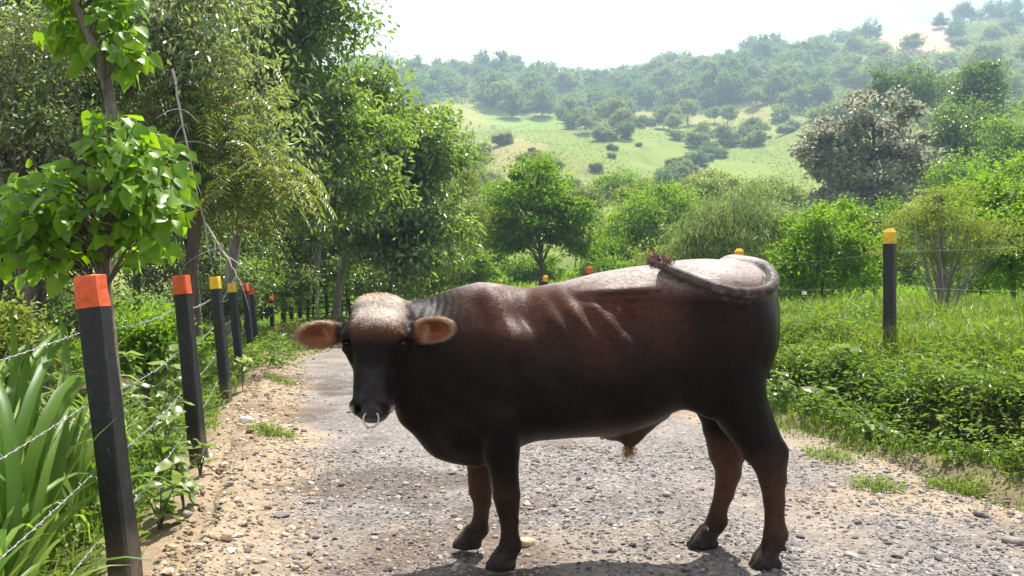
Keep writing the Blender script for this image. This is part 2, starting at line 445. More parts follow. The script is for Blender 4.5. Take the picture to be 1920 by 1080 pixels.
def smooth_stone(name, px, py, rx, ry, rz, col, label):
    Y = EYE * FPX / (py - HOR); X = (px - 960) * Y / FPX
    a, t = np.meshgrid(np.linspace(0, math.pi, 12), np.linspace(0, 2 * math.pi, 20, endpoint=False), indexing='ij')
    n = np.stack([np.sin(a) * np.cos(t), np.sin(a) * np.sin(t), np.cos(a)], -1).reshape(-1, 3)
    w = np.array([1 + .22 * mnoise.noise(Vector(k * 1.3) + Vector((px, py, 0))) for k in n])[:, None]
    v = np.sign(n) * np.abs(n) ** .8 * w * [rx, ry, rz]
    q = [[i * 20 + j, (i + 1) * 20 + j, (i + 1) * 20 + (j + 1) % 20, i * 20 + (j + 1) % 20] for i in range(11) for j in range(20)]
    m, b, L = newmat(name, .75, .3)
    nz = tex_noise(m, 22, 6, .65)
    L.new(ramp(m, nz, [(.3, [c * .7 for c in col]), (.7, [min(1, c * 1.15) for c in col])]), b.inputs['Base Color']); bump(m, nz, .5, .006, b)
    z = float(zroad(np.array(X), np.array(Y)))
    o = add(name, mesh_np(name, v, None, q, True, None, [m]), None, (X, Y, z + rz * .55), (0, .1, .4))
    props(o, label, 'stone')
smooth_stone('rounded_stone', 988, 1012, .044, .034, .026, (.56, .40, .25), 'smooth tan rounded stone lying behind the near front hoof')
smooth_stone('broken_stone', 461, 806, .06, .05, .035, (.62, .58, .53), 'pale broken stone on the dirt verge beside the second orange post')
# ------------------------------------------------------------------ the bull (one continuous body from a blended volume)
class Vol:
    """blended volume of round cones and ellipsoids, skinned by surface nets"""
    def __init__(s, lo, hi, H):
        s.lo, s.H = np.array(lo, float), H
        s.n = [int(c) for c in np.ceil((np.array(hi) - s.lo) / H)]
        s.g = [(s.lo[k] + np.arange(s.n[k]) * H).astype(np.float32) for k in range(3)]
        s.F = np.full(s.n, 1.0, np.float32)
    def box(s, a, b):
        i0 = np.clip(((np.minimum(a, b) - s.lo) / s.H).astype(int), 0, s.n)
        i1 = np.clip(((np.maximum(a, b) - s.lo) / s.H).astype(int) + 2, 0, s.n)
        sl = tuple(slice(i0[k], i1[k]) for k in range(3))
        return sl, s.g[0][sl[0]][:, None, None], s.g[1][sl[1]][None, :, None], s.g[2][sl[2]][None, None, :]
    def blend(s, sl, d, k, sub=False):
        a = s.F[sl]
        if sub: d = -d
        h = np.maximum(k - np.abs(a - d), 0) / k
        s.F[sl] = (np.maximum(a, d) + h * h * k * 0.25) if sub else (np.minimum(a, d) - h * h * k * 0.25)
    def cone(s, p, q, r1, r2, k=0.04, sub=False, flat=1.0):
        p, q = np.asarray(p, float), np.asarray(q, float)
        m = max(r1, r2) * max(1, 1 / flat) + k + 0.02
        sl, X, Y, Z = s.box(np.minimum(p, q) - m, np.maximum(p, q) + m)
        d = q - p; L2 = d @ d + 1e-9
        ax, ay, az = X - p[0], Y - p[1], Z - p[2]
        t = np.clip((ax * d[0] + ay * d[1] + az * d[2]) / L2, 0, 1)
        dy = (ay - t * d[1]) * flat
        dist = np.sqrt((ax - t * d[0]) ** 2 + dy ** 2 + (az - t * d[2]) ** 2) - (r1 + (r2 - r1) * t)
        s.blend(sl, dist.astype(np.float32), k, sub)
    def chain(s, pts, k=0.04, flat=1.0):
        for (p, r1), (q, r2) in zip(pts[:-1], pts[1:]): s.cone(p, q, r1, r2, k, False, flat)
    def ell(s, c, r, k=0.04, rot=None, sub=False, n=2.0):
        c, r = np.asarray(c, float), np.asarray(r, float)
        m = r.max() + k + 0.02
        sl, X, Y, Z = s.box(c - m, c + m)
        d = [X - c[0], Y - c[1], Z - c[2]]
        if rot is not None:
            M = np.array(rot.transposed())
            d = [M[i, 0] * d[0] + M[i, 1] * d[1] + M[i, 2] * d[2] for i in range(3)]
        e = (np.abs(d[0] / r[0]) ** n + np.abs(d[1] / r[1]) ** n + np.abs(d[2] / r[2]) ** n) ** (1 / n)
        s.blend(sl, ((e - 1) * r.min()).astype(np.float32), k, sub)
    def nets(s):
        F, (nx, ny, nz), lo, H = s.F, s.n, s.lo, s.H
        ins = F < 0
        c8 = np.zeros((nx - 1, ny - 1, nz - 1), np.uint8)
        for a in (0, 1):
            for b in (0, 1):
                for c in (0, 1):
                    c8 += ins[a:nx - 1 + a, b:ny - 1 + b, c:nz - 1 + c]
        act = (c8 > 0) & (c8 < 8)
        ids = np.full(act.shape, -1, np.int32)
        cells = np.argwhere(act)
        ids[act] = np.arange(len(cells))
        acc = np.zeros((len(cells), 3)); cnt = np.zeros(len(cells))
        corners = [(a, b, c) for a in (0, 1) for b in (0, 1) for c in (0, 1)]
        for p in corners:
            for ax in range(3):
                if p[ax]: continue
                q = list(p); q[ax] = 1
                fa = F[cells[:, 0] + p[0], cells[:, 1] + p[1], cells[:, 2] + p[2]]
                fb = F[cells[:, 0] + q[0], cells[:, 1] + q[1], cells[:, 2] + q[2]]
                m = (fa < 0) != (fb < 0)
                t = np.where(m, fa / np.where(fa - fb == 0, 1, fa - fb), 0)
                off = np.array(p, float)[None].repeat(len(cells), 0); off[:, ax] = t
                acc[m] += off[m]; cnt[m] += 1
        V = lo + (cells + acc / np.maximum(cnt, 1)[:, None]) * H
        quads = []
        for ax in range(3):
            sa = [slice(0, nx - 1), slice(0, ny - 1), slice(0, nz - 1)]
            sb = list(sa)
            sb[ax] = slice(1, (nx, ny, nz)[ax])
            A, B = ins[tuple(sa)], ins[tuple(sb)]
            u, w_ = (ax + 1) % 3, (ax + 2) % 3
            e = np.argwhere(A != B)
            e = e[(e[:, u] > 0) & (e[:, w_] > 0)]
            fl = A[e[:, 0], e[:, 1], e[:, 2]]
            def cid(du, dw):
                ee = e.copy(); ee[:, u] -= du; ee[:, w_] -= dw
                return ids[ee[:, 0], ee[:, 1], ee[:, 2]]
            q = np.stack([cid(1, 1), cid(0, 1), cid(0, 0), cid(1, 0)], 1)
            q[~fl] = q[~fl][:, ::-1]
            quads.append(q)
        Qd = np.vstack(quads); Qd = Qd[(Qd >= 0).all(1)]
        # keep the main body only and relax twice
        ed = np.vstack([Qd[:, [0, 1]], Qd[:, [1, 2]], Qd[:, [2, 3]], Qd[:, [3, 0]]])
        for lam in (.5, -.35, .5, -.35):
            sm_ = np.zeros_like(V); n_ = np.zeros(len(V))
            for k_ in range(3):
                sm_[:, k_] = np.bincount(ed[:, 0], V[ed[:, 1], k_], len(V)) + np.bincount(ed[:, 1], V[ed[:, 0], k_], len(V))
            n_ = np.bincount(ed[:, 0], minlength=len(V)) + np.bincount(ed[:, 1], minlength=len(V))
            V = V + lam * (sm_ / np.maximum(n_, 1)[:, None] - V)
        return V, Qd

def build_bull():
    vol = Vol([-1.02, 3.14, -0.03], [1.42, 4.22, 1.52], 0.0075)
    box, blend, cone, chain, ell, gx = vol.box, vol.blend, vol.cone, vol.chain, vol.ell, vol.g[0]
    YM = 3.81
    # trunk: lofted cross-sections  px, top row, bottom row, half width, section power
    st = np.array([
        [745, 660, 745, .05, 2.0], [765, 615, 800, .12, 2.0], [800, 572, 836, .19, 2.0], [850, 548, 864, .245, 2.0], [900, 536, 866, .27, 2.0],
        [940, 539, 850, .285, 2.05], [1000, 538, 826, .305, 2.1], [1060, 527, 817, .335, 2.15], [1120, 511, 817, .355, 2.2],
        [1180, 501, 810, .36, 2.2], [1230, 495, 786, .345, 2.2], [1280, 487, 756, .32, 2.25], [1320, 485, 745, .30, 2.3],
        [1370, 488, 735, .275, 2.3], [1410, 494, 715, .23, 2.2], [1440, 512, 690, .15, 2.0], [1456, 548, 650, .04, 2.0]])
    xs = (st[:, 0] - 960) * YM / FPX
    zt = EYE - (st[:, 1] - HOR) * YM / FPX; zb = EYE - (st[:, 2] - HOR) * YM / FPX
    fx = np.linspace(xs[0], xs[-1], 200)
    def sm(v):
        o = np.interp(fx, xs, v); kk = np.hanning(15); kk /= kk.sum()
        return np.convolve(np.pad(o, 7, 'edge'), kk, 'valid')
    Zc = np.interp(gx, fx, sm((zt * .45 + zb * .55)), left=0.9, right=0.9)
    Ht = np.interp(gx, fx, sm(zt), left=.9, right=.9) - Zc
    Hb = Zc - np.interp(gx, fx, sm(zb), left=.9, right=.9)
    W = np.interp(gx, fx, sm(st[:, 3]), left=.02, right=.02)
    N = np.interp(gx, fx, sm(st[:, 4]))
    sl, X, Y, Z = box(np.array([xs[0] - .05, YM - .5, 0.2]), np.array([xs[-1] + .05, YM + .5, 1.52]))
    ii = sl[0]
    zc, ht, hb, w, nn = [v[ii][:, None, None] for v in (Zc, Ht, Hb, W, N)]
    dz = Z - zc
    hz = np.where(dz > 0, ht, hb)
    # the roof of the back is narrower than the belly
    wz = w * (1 - 0.16 * np.clip(dz / np.maximum(ht, .05), 0, 1))
    e = (np.abs((Y - YM) / np.maximum(wz, .03)) ** nn + np.abs(dz / np.maximum(hz, .05)) ** nn) ** (1 / nn)
    d = (e - 1) * np.minimum(np.minimum(w, hz), .3) + 0 * X
    ex = np.maximum(np.maximum(xs[0] - X, X - xs[-1]), 0)
    # ribs: slanting ridges over the middle of the barrel
    reg = np.exp(-((X - 0.36) / 0.21) ** 4) * np.exp(-((Z - 1.135) / 0.135) ** 4)
    sc = X + 0.62 * (Z - 1.13) + .35 * (Z - 1.13) ** 2 + .012 * np.sin(Z * 17)
    for c_, w_, h_ in ((.10, .036, .006), (.205, .036, .007), (.315, .038, .0075), (.435, .040, .0085), (.53, .036, .006)):
        d = d - reg * h_ * np.exp(-((sc - c_) / w_) ** 2)
        d = d + reg * h_ * .55 * np.exp(-((sc - c_ - .055) / .026) ** 2)
    d = d - .012 * np.exp(-((X + .045 - .32 * (1.2 - Z)) / .017) ** 2 - ((Z - 1.12) / .10) ** 2)   # rear edge of the shoulder blade
    d = d + .010 * np.exp(-((X - .005 - .32 * (1.2 - Z)) / .030) ** 2 - ((Z - 1.12) / .13) ** 2)
    d = d + 0.038 * np.exp(-((X - 0.57) / 0.085) ** 2 - ((Z - 1.18) / 0.080) ** 2)      # hollow of the flank
    d = d + 0.026 * np.exp(-((X - 0.05) / 0.045) ** 2 - ((Z - 1.05) / 0.16) ** 2)        # behind the shoulder
    d = d - 0.018 * np.exp(-((X - 0.52) / 0.20) ** 4 - ((Z - 1.285 - .05 * (X - .5)) / 0.018) ** 2) + .016 * np.exp(-((X - 0.50) / 0.19) ** 4 - ((Z - 1.245 - .05 * (X - .5)) / 0.022) ** 2)       # shelf of the loin
    d = np.where(ex > 0, 0.5, d)
    blend(sl, d.astype(np.float32), 0.02)

    def Q(px, py, yoff=0.0): return P(px, py, YM + yoff)
    # neck towards the camera, dewlap, shoulder, hips
    chain([(Q(905, 652, .0), .275), (Q(806, 664, -.06), .235), (Q(765, 645, -.13), .175), (Q(728, 615, -.24), .115)], .09)
    chain([(Q(745, 740, -.22), .05), (Q(775, 775, -.12), .055), (Q(835, 822, -.03), .07), (Q(895, 838, 0), .08)], .07, 1.3)
    for s in (-1, 1):
        cone(Q(915, 560, s * .12), Q(955, 640, s * .225), .042, .045, .06)           # shoulder blade
        cone(Q(962, 655, s * .235), Q(905, 760, s * .20), .09, .10, .08)
        ell(Q(1252, 518, s * .225), (.045, .045, .030), .022)
        cone(Q(1252, 520, s * .225), Q(1345, 566, s * .25), .028, .03, .035)
        ell(Q(1238, 565, s * .36), (.05, .05, .075), .06, None, True)                          # hook bone
        ell(Q(1425, 535, s * .10), (.04, .04, .04), .05)                            # pin bone
        ell(Q(1350, 640, s * .20), (.22, .12, .28), .10)                            # thigh
    # folds of loose skin across the neck, veins and creases of the shoulder
    sl, X, Y, Z = box(np.array([-.52, 3.3, .75]), np.array([-.16, 4.1, 1.4]))
    mk = np.exp(-((X + .33) / .10) ** 4) * np.exp(-((Z - 1.13) / .22) ** 4)
    vol.F[sl] += (.0017 * mk * np.sin((X + .16 * Z + .012 * np.sin(Z * 23 + Y * 9)) * 2 * math.pi / .034)).astype(np.float32)
    sl, X, Y, Z = box(np.array([-.40, 3.4, .45]), np.array([1.3, 3.75, 1.3]))
    vol.F[sl] += (.0035 * np.sin(X * 19 + 3 * np.sin(Z * 8)) * np.sin(Z * 16 + 2 * np.sin(X * 7))).astype(np.float32)
    # near fore leg
    def leg(pts, k=.012): chain(pts, k)
    leg([(Q(938, 770, -.17), .125), (Q(940, 850, -.15), .082), (Q(948, 905, -.145), .060), (Q(950, 930, -.145), .062), (Q(952, 952, -.145), .052), (Q(955, 978, -.145), .042),
         (Q(956, 1002, -.145), .039), (Q(957, 1022, -.145), .050), (Q(952, 1038, -.145), .045), (Q(945, 1056, -.15), .044)])
    # far fore leg
    leg([(Q(915, 780, .15), .11), (Q(899, 860, .15), .066), (Q(899, 900, .15), .056), (Q(901, 920, .15), .057), (Q(904, 940, .15), .045), (Q(902, 965, .15), .037),
         (Q(900, 978, .15), .038), (Q(898, 992, .15), .048), (Q(884, 1013, .145), .042)])
    # near hind leg
    leg([(Q(1362, 690, -.16), .17), (Q(1392, 775, -.15), .118), (Q(1422, 835, -.14), .088), (Q(1441, 862, -.14), .078), (Q(1448, 900, -.14), .058),
         (Q(1452, 940, -.14), .047), (Q(1453, 978, -.14), .043), (Q(1455, 1000, -.14), .054), (Q(1449, 1020, -.14), .046), (Q(1440, 1044, -.14), .044)])
    cone(Q(1425, 765, -.145), Q(1461, 843, -.14), .03, .030, .05)                   # hamstring and point of the hock
    cone(Q(1461, 843, -.14), Q(1463, 900, -.14), .030, .022, .03)
    # far hind leg
    leg([(Q(1350, 730, .13), .14), (Q(1352, 800, .14), .088), (Q(1362, 850, .15), .084), (Q(1366, 885, .15), .062), (Q(1358, 925, .15), .047),
         (Q(1348, 955, .15), .040), (Q(1345, 976, .15), .050), (Q(1330, 1002, .145), .043)])
    cone(Q(1380, 800, .14), Q(1388, 848, .15), .035, .032, .04)
    # hooves: two claws each, flat underneath
    hoof = []
    for (cx, cy, yo, tx, hh) in ((938, 0, -.15, -.040, .0), (876, 0, .145, -.045, 0), (1434, 0, -.14, -.040, 0), (1318, 0, .145, -.048, 0)):
        c = P(cx, 0, YM + yo)
        c = np.array([(cx - 960) * (YM + yo) / FPX, YM + yo, 0.0])
        for s in (-1, 1):
            cone(c + [.018, s * .022, .078], c + [-.012, s * .027, .034], .037, .038, .012)
            cone(c + [-.012, s * .027, .034], c + [tx - .016, s * .019, .015], .037, .014, .010)
            cone(c + [.010, s * .026, .030], c + [.046, s * .025, .028], .032, .027, .010)
            cone(c + [.070, s * .024, .112], c + [.086, s * .024, .094], .013, .010, .010)     # dew claws
        cone(c + [tx - .05, 0, .006], c + [.03, 0, .05], .0045, .007, .006, True)
        hoof.append(c)
    # sheath and flank fold
    chain([(Q(1235, 770), .05), (Q(1200, 795), .045), (Q(1186, 815), .032), (Q(1180, 832), .018)], .05)
    chain([(Q(1150, 805), .05), (Q(1180, 812), .034)], .05)
    cone(Q(1285, 735, -.20), Q(1330, 770, -.17), .03, .03, .06)
    cone(Q(1285, 735, .18), Q(1330, 770, .15), .03, .03, .06)
    # tail: root, out behind, round over the near side of the rump and forward up over the back
    tail = [(1360, 497, .02), (1395, 499, .015), (1428, 500, -.02), (1449, 515, -.10), (1452, 537, -.20), (1428, 550, -.285), (1390, 551, -.315),
            (1345, 541, -.325), (1300, 524, -.31), (1262, 507, -.285), (1235, 495, -.25), (1215, 490, -.22)]
    tp = np.array([Q(a, b, c) for a, b, c in tail])
    tr = [.046, .040, .034, .030, .027, .025, .0235, .022, .020, .018, .016, .013]
    t0 = np.arange(len(tp)); tt = np.linspace(0, len(tp) - 1, 45)
    tps = np.stack([np.convolve(np.pad(np.interp(tt, t0, tp[:, i]), 3, 'edge'), np.ones(7) / 7, 'valid') for i in range(3)], 1)
    trs = np.interp(tt, t0, tr)
    for i in range(len(tps) - 1): cone(tps[i], tps[i + 1], trs[i], trs[i + 1], .022 if i < 10 else .008)

    # ---- head, facing the camera; x right, y depth, z up given as photo rows at their own depth
    hp = lambda px, py, Y: P(px, py, Y)
    cone(hp(708, 604, 3.56), hp(704, 650, 3.495), .120, .118, .05)
    ell(hp(707, 588, 3.545), (.100, .090, .076), .035, None, False, 3.2)               # flat-topped poll
    cone(hp(704, 640, 3.475), hp(699, 735, 3.395), .120, .082, .05)
    ell(hp(707, 632, 3.44), (.108, .07, .085), .07)                                    # forehead
    cone(hp(704, 655, 3.41), hp(699, 742, 3.345), .045, .042, .045)                   # bridge of the nose
    cone(hp(728, 690, 3.58), hp(703, 762, 3.43), .085, .058, .06)                     # jaw
    cone(hp(735, 650, 3.54), hp(725, 700, 3.52), .085, .075, .05)                     # cheek
    ell(hp(699, 762, 3.355), (.080, .070, .050), .03, None, False, 2.6)               # muzzle
    ell(hp(700, 783, 3.385), (.050, .055, .024), .02)                                 # lower lip and chin
    ell(hp(697, 768, 3.300), (.045, .022, .034), .02, None, False, 2.5)               # nose pad
    cone(hp(672, 780, 3.31), hp(726, 779, 3.31), .003, .003, .008, True)            # mouth line
    for (nxp, nyp) in ((671, 766), (725, 764)):
        ell(hp(nxp, nyp, 3.300), (.017, .030, .013), .010, Matrix.Rotation(R(28 if nxp < 700 else -28), 3, 'Y'), True)
        ell(hp(nxp + (-6 if nxp < 700 else 6), nyp - 4, 3.335), (.022, .03, .026), .02)
    for (ex_, ey_, eY) in ((653, 640, 3.455), (753, 641, 3.435)):
        s = -1 if ex_ < 700 else 1
        ell(hp(ex_, ey_ - 10, eY), (.032, .045, .020), .03)                           # brow
        ell(hp(ex_ - s * 1, ey_ + 14, eY), (.025, .035, .014), .02)                   # lower lid
        ell(hp(ex_ + s * 4, ey_ + 2, eY - .035), (.018, .03, .015), .012, None, True) # socket
    ell(hp(655, 676, 3.37), (.012, .04, .045), .04, None, True)                         # hollow beside the nose
    ell(hp(745, 676, 3.37), (.012, .04, .045), .04, None, True)
    # ears
    EARS = []
    for (bx_, by_, tx_, ty_, wd, Yb, Yt, roll) in ((650, 622, 561, 631, .060, 3.51, 3.47, 12), (764, 625, 846, 614, .060, 3.49, 3.44, -12)):
        b0, t_ = hp(bx_, by_, Yb), hp(tx_, ty_, Yt)
        ux = t_ - b0; Le = np.linalg.norm(ux); ux /= Le
        uy = np.array([0, 1.0, 0.28]); uy -= ux * (uy @ ux); uy /= np.linalg.norm(uy)
        uz = np.cross(ux, uy); 
        if uz[2] < 0: uz = -uz
        M = Matrix(((ux[0], uy[0], uz[0]), (ux[1], uy[1], uz[1]), (ux[2], uy[2], uz[2])))
        c = b0 + ux * Le * .55
        ell(c - ux * Le * .06, (Le * .43, .034, wd), .014, M)
        ell(c + ux * Le * .24, (Le * .26, .026, wd * .66), .03, M)
        ell(c - uy * .034 + ux * .010, (Le * .44, .046, wd * .84), .008, M, True)
        cone(b0 - ux * .05 + uy * .01, b0 + ux * Le * .2, .042, .032, .03)
        EARS.append((b0, ux, uy, uz, Le, c, wd))

    # ---- surface nets
    V, Qd = vol.nets()
    V[:, 2] = np.maximum(V[:, 2], 0.002)

    # ---- coat colour, patch by patch, plus painted highlights on the back
    x, y, z = V[:, 0], V[:, 1], V[:, 2]
    ss = lambda a, b, v: np.clip((v - a) / (b - a), 0, 1) ** 2 * (3 - 2 * np.clip((v - a) / (b - a), 0, 1))
    n1 = np.array([mnoise.noise(Vector((a * 4, b * 4, c * 4))) for a, b, c in V[::1]]) if len(V) < 400000 else np.zeros(len(V))
    n2 = np.array([mnoise.noise(Vector((a * 22, b * 22, c * 22))) for a, b, c in V])
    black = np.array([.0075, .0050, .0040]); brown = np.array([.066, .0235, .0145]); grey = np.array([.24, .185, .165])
    legb = np.array([.060, .028, .0175])
    C = np.tile(black, (len(V), 1))
    def lay(col, a): 
        nonlocal C
        a = np.clip(a, 0, 1)[:, None]; C = C * (1 - a) + np.asarray(col) * a
    body = (y > 3.55) | (x > -.36)
    lay(brown, ss(.88, 1.24, z + .10 * n1) * ss(-.36, -.05, x) * (1 - .88 * ss(.62, .85, x) * (1 - ss(1.22, 1.32, z))) * body)
    lay(grey, .70 * ss(1.23, 1.36, z + .03 * n1) * ss(-.42, -.2, x) * body)  # greyish back, with the sun highlight painted into its colour
    lay([.40, .34, .31], .65 * ss(1.275, 1.36, z + .02 * n1) * ss(-.36, -.20, x) * body)  # brighter band along the spine, painted sun glare on the hair
    lay(legb, .9 * ss(.60, .38, z + .04 * n1) * ss(.70, .85, x))
    lay(legb, .35 * ss(.5, .3, z) * ss(.3, .1, x))
    lay(legb * 1.5, .8 * ss(3.80, 3.9, y) * ss(.62, .5, z) * ss(.7, .8, x) * ss(.15, .3, z))
    lay(legb, .75 * ss(.72, .60, z) * ss(.28, .42, x) * ss(.85, .7, x))                  # belly
    lay(legb * 1.2, .8 * ss(.60, .48, z) * ss(-.45, -.25, x) * ss(0.0, -.1, x) * ss(3.70, 3.80, y))
    lay([.016, .012, .010], .8 * ss(.22, .10, z + .05 * n1))
    for c in hoof:
        lay([.030, .024, .020], ss(.10, .07, z))
    # head
    hd = ss(3.68, 3.60, y) * ss(-.37, -.42, x)
    hz_ = z
    lay(black * 1.1, hd)
    fc = ss(1.03, 1.12, hz_ + .03 * n1) * hd * ss(.13, .09, np.abs(x + .575))
    lay([.13, .052, .030], .9 * fc)
    lay([.66, .56, .47], .94 * ss(1.10, 1.19, hz_ + .06 * n1 + .03 * n2) * hd * ss(.13, .07, np.abs(x + .575 + .02 * n2)))
    lay([.50, .34, .18], .75 * ss(1.245, 1.265, hz_) * hd)
    mz = hp(699, 768, 3.34)
    dm = np.sqrt(((x - mz[0]) / .085) ** 2 + ((z - mz[2]) / .062) ** 2)
    rim = ss(.80, .98, dm) * ss(1.6, 1.2, dm) * ss(.030, .0, z - mz[2]) * ss(3.48, 3.42, y) * hd
    lay([.46, .40, .31], .9 * rim)
    lay([.034, .032, .034], ss(.66, .5, dm) * ss(3.37, 3.33, y) * hd)
    lay([.030, .026, .025], .7 * ss(.07, .03, np.abs(x + .585)) * ss(.99, .93, z) * ss(.80, .84, z) * ss(3.44, 3.40, y) * hd * (1 + .5 * n2))
    lay([.004, .004, .004], ss(.025, .012, np.minimum(np.hypot(x - hp(671, 766, 3.31)[0], z - hp(671, 766, 3.31)[2]), np.hypot(x - hp(725, 764, 3.31)[0], z - hp(725, 764, 3.31)[2]))) * hd)
    for (b0, ux, uy, uz, Le, c, wd) in EARS:
        rel = V - c
        a_ = rel @ ux / (Le * .47); w_ = rel @ uz / wd; dp = rel @ uy
        e2 = a_ ** 2 + w_ ** 2
        near = (np.abs(dp) < .05) & (e2 < 1.25) & (a_ > -.95)
        front = near & (dp < .012)
        lay([.30, .20, .13], .9 * near * ss(-.95, -.6, a_))
        lay([.24, .085, .040], .95 * front * ss(.95, .6, e2))
        lay([.12, .035, .018], .8 * front * ss(.45, .0, (a_ - .1) ** 2 * 1.5 + (w_ - .1) ** 2 * 2))
        lay([.42, .30, .20], .6 * front * ss(.16, .0, np.abs(a_ + .30 - .25 * w_)) * ss(.7, .3, np.abs(w_)))
        lay([.015, .010, .009], 1.0 * near * ss(-.5, -.85, a_))
    # tail: greyer, mottled
    dt = np.min(np.linalg.norm(V[:, None] - tps[None, 8::2], axis=2), axis=1) if True else 0
    ta = ss(.055, .04, dt)
    lay([.045, .037, .033], .8 * ta)
    lay([.17, .155, .145], .45 * ta * ss(.05, .35, np.array([mnoise.noise(Vector((a * 30, b * 30, c * 30))) for a, b, c in V])))

    m, b, L = newmat('coat', .40, .07)
    hair = tex_noise(m, 300, 2, .6, stretch=(.12, .5, 1.0))
    big = tex_noise(m, 26, 5, .7)
    lock = tex_noise(m, 95, 4, .65, stretch=(.28, .6, 1.0)); dust = tex_noise(m, 5, 8, .72)
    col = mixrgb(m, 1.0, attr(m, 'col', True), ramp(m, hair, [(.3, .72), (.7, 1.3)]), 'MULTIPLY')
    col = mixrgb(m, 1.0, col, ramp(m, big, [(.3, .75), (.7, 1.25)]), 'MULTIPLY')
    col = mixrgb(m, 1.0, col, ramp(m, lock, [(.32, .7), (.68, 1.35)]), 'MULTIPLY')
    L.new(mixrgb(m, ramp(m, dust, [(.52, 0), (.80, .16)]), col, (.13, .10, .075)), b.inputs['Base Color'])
    L.new(ramp(m, hair, [(.2, .30), (.8, .50)]), b.inputs['Roughness'])
    bump(m, mixrgb(m, .5, hair, mixrgb(m, .5, big, lock)), .7, .006, b)
    b.inputs['Sheen Weight'].default_value = .04
    b.inputs['Sheen Roughness'].default_value = .4
    b.inputs['Sheen Tint'].default_value = (1, .92, .85, 1)
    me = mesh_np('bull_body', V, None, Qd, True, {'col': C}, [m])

    root = add('bull', None)
    base = np.array([.45, YM, 0.0]); root.location = base
    props(root, 'dark brown bull with a nose ring standing side-on across the gravel road', 'bull')
    def part(name, data): 
        return add(name, data, root, -base)
    part('body', me)
    print('bull verts', len(V))

    # eyes
    em, eb, eL = newmat('eye', .2, .35); eb.inputs['Base Color'].default_value = (.006, .004, .003, 1)
    for (ex_, ey_, eY) in ((652, 643, 3.458), (755, 643, 3.437)):
        g = Geo(); u = np.linspace(0, math.pi, 10); 
        c = hp(ex_, ey_, eY)
        vv = [[c[0] + .019 * math.sin(a) * math.cos(t), c[1] + .019 * math.sin(a) * math.sin(t), c[2] + .019 * math.cos(a)] for a in u for t in np.linspace(0, 2 * math.pi, 16, endpoint=False)]
        g.put(vv, None, [[i * 16 + j, (i + 1) * 16 + j, (i + 1) * 16 + (j + 1) % 16, i * 16 + (j + 1) % 16] for i in range(9) for j in range(16)])
        part('eye', g.mesh('eye', [em]))
    # nose ring through the septum
    rm, rb, rL = newmat('ring_metal', .28, .5); rb.inputs['Metallic'].default_value = 1; rb.inputs['Base Color'].default_value = (.45, .43, .40, 1)
    g = Geo(); c = hp(695.5, 786, 3.272); an = np.linspace(R(-232), R(52), 28)
    g.tube([[c[0] + .0315 * math.cos(a), c[1] + .012 * (math.sin(a)), c[2] + .0315 * math.sin(a)] for a in an], .0038, 8)
    part('nose_ring', g.mesh('nose_ring', [rm]))

    # ---- hair: short coat, curls on the poll, tail switch, sheath tuft
    tri = np.vstack([Qd[:, [0, 1, 2]], Qd[:, [0, 2, 3]]])
    A_, B_, C_ = V[tri[:, 0]], V[tri[:, 1]], V[tri[:, 2]]
    nrm = np.cross(B_ - A_, C_ - A_); area = np.linalg.norm(nrm, axis=1); nrm /= area[:, None] + 1e-12
    def sample(n, wt):
        p_ = area * wt; p_ = p_ / p_.sum()
        k = rng.choice(len(tri), n, p=p_)
        r1, r2 = np.sqrt(rng.random(n)), rng.random(n)
        w0, w1, w2 = (1 - r1)[:, None], (r1 * (1 - r2))[:, None], (r1 * r2)[:, None]
        pos = A_[k] * w0 + B_[k] * w1 + C_[k] * w2
        col_ = C[tri[k, 0]] * w0 + C[tri[k, 1]] * w1 + C[tri[k, 2]] * w2
        return pos, nrm[k], col_
    def strands(name, pos, n_, flow, length, width, lift, col_, curl=0.0):
        k = len(pos)
        d_ = flow - n_ * (flow * n_).sum(1)[:, None]; d_ /= np.linalg.norm(d_, axis=1)[:, None] + 1e-9
        d_ = d_ + rng.normal(0, .25 + curl, (k, 3)); d_ -= n_ * (d_ * n_).sum(1)[:, None] * .9; d_ /= np.linalg.norm(d_, axis=1)[:, None] + 1e-9
        L_ = length * rng.uniform(.6, 1.3, k)[:, None]
        s_ = np.cross(d_, n_); s_ /= np.linalg.norm(s_, axis=1)[:, None] + 1e-9
        mid = pos + d_ * L_ * .55 + n_ * L_ * lift * .8
        tip = pos + d_ * L_ * (1 - .3 * curl) + n_ * L_ * lift * (1 - curl) + rng.normal(0, .3 * curl, (k, 3)) * L_
        w_ = width
        vv = np.stack([pos - n_ * .001 - s_ * w_, pos - n_ * .001 + s_ * w_, mid + s_ * w_ * .7, mid - s_ * w_ * .7, tip], 1).reshape(-1, 3)
        o = np.arange(k)[:, None] * 5
        me_ = mesh_np(name, vv, o + np.array([[3, 2, 4]]), o + np.array([[0, 1, 2, 3]]), True, {'col': np.repeat(col_ * rng.uniform(.7, 1.35, k)[:, None], 5, 0)}, [hm])
        ob = part(name, me_); ob['kind'] = 'stuff'
        return ob
    hm, hb_, hL = newmat('hair_strand', .38, .09)
    hL.new(attr(hm, 'col', True), hb_.inputs['Base Color'])
    ctr = (A_ + B_ + C_) / 3
    isear = np.zeros(len(tri), bool)
    for (b0, ux, uy, uz, Le, c, wd) in EARS:
        rel = ctr - c
        isear |= (np.abs(rel @ uy) < .05) & ((rel @ ux / (Le * .47)) ** 2 + (rel @ uz / wd) ** 2 < 1.3)
    wt = np.where(ctr[:, 2] > .10, 1.0, 0) * np.where((ctr[:, 1] < 3.40) & (ctr[:, 2] < .85), 0, 1) * np.where(isear, 0, 1)
    wt = wt * np.where(nrm[:, 1] > .5, .25, 1)
    p1, nn1, c1 = sample(110000, wt)
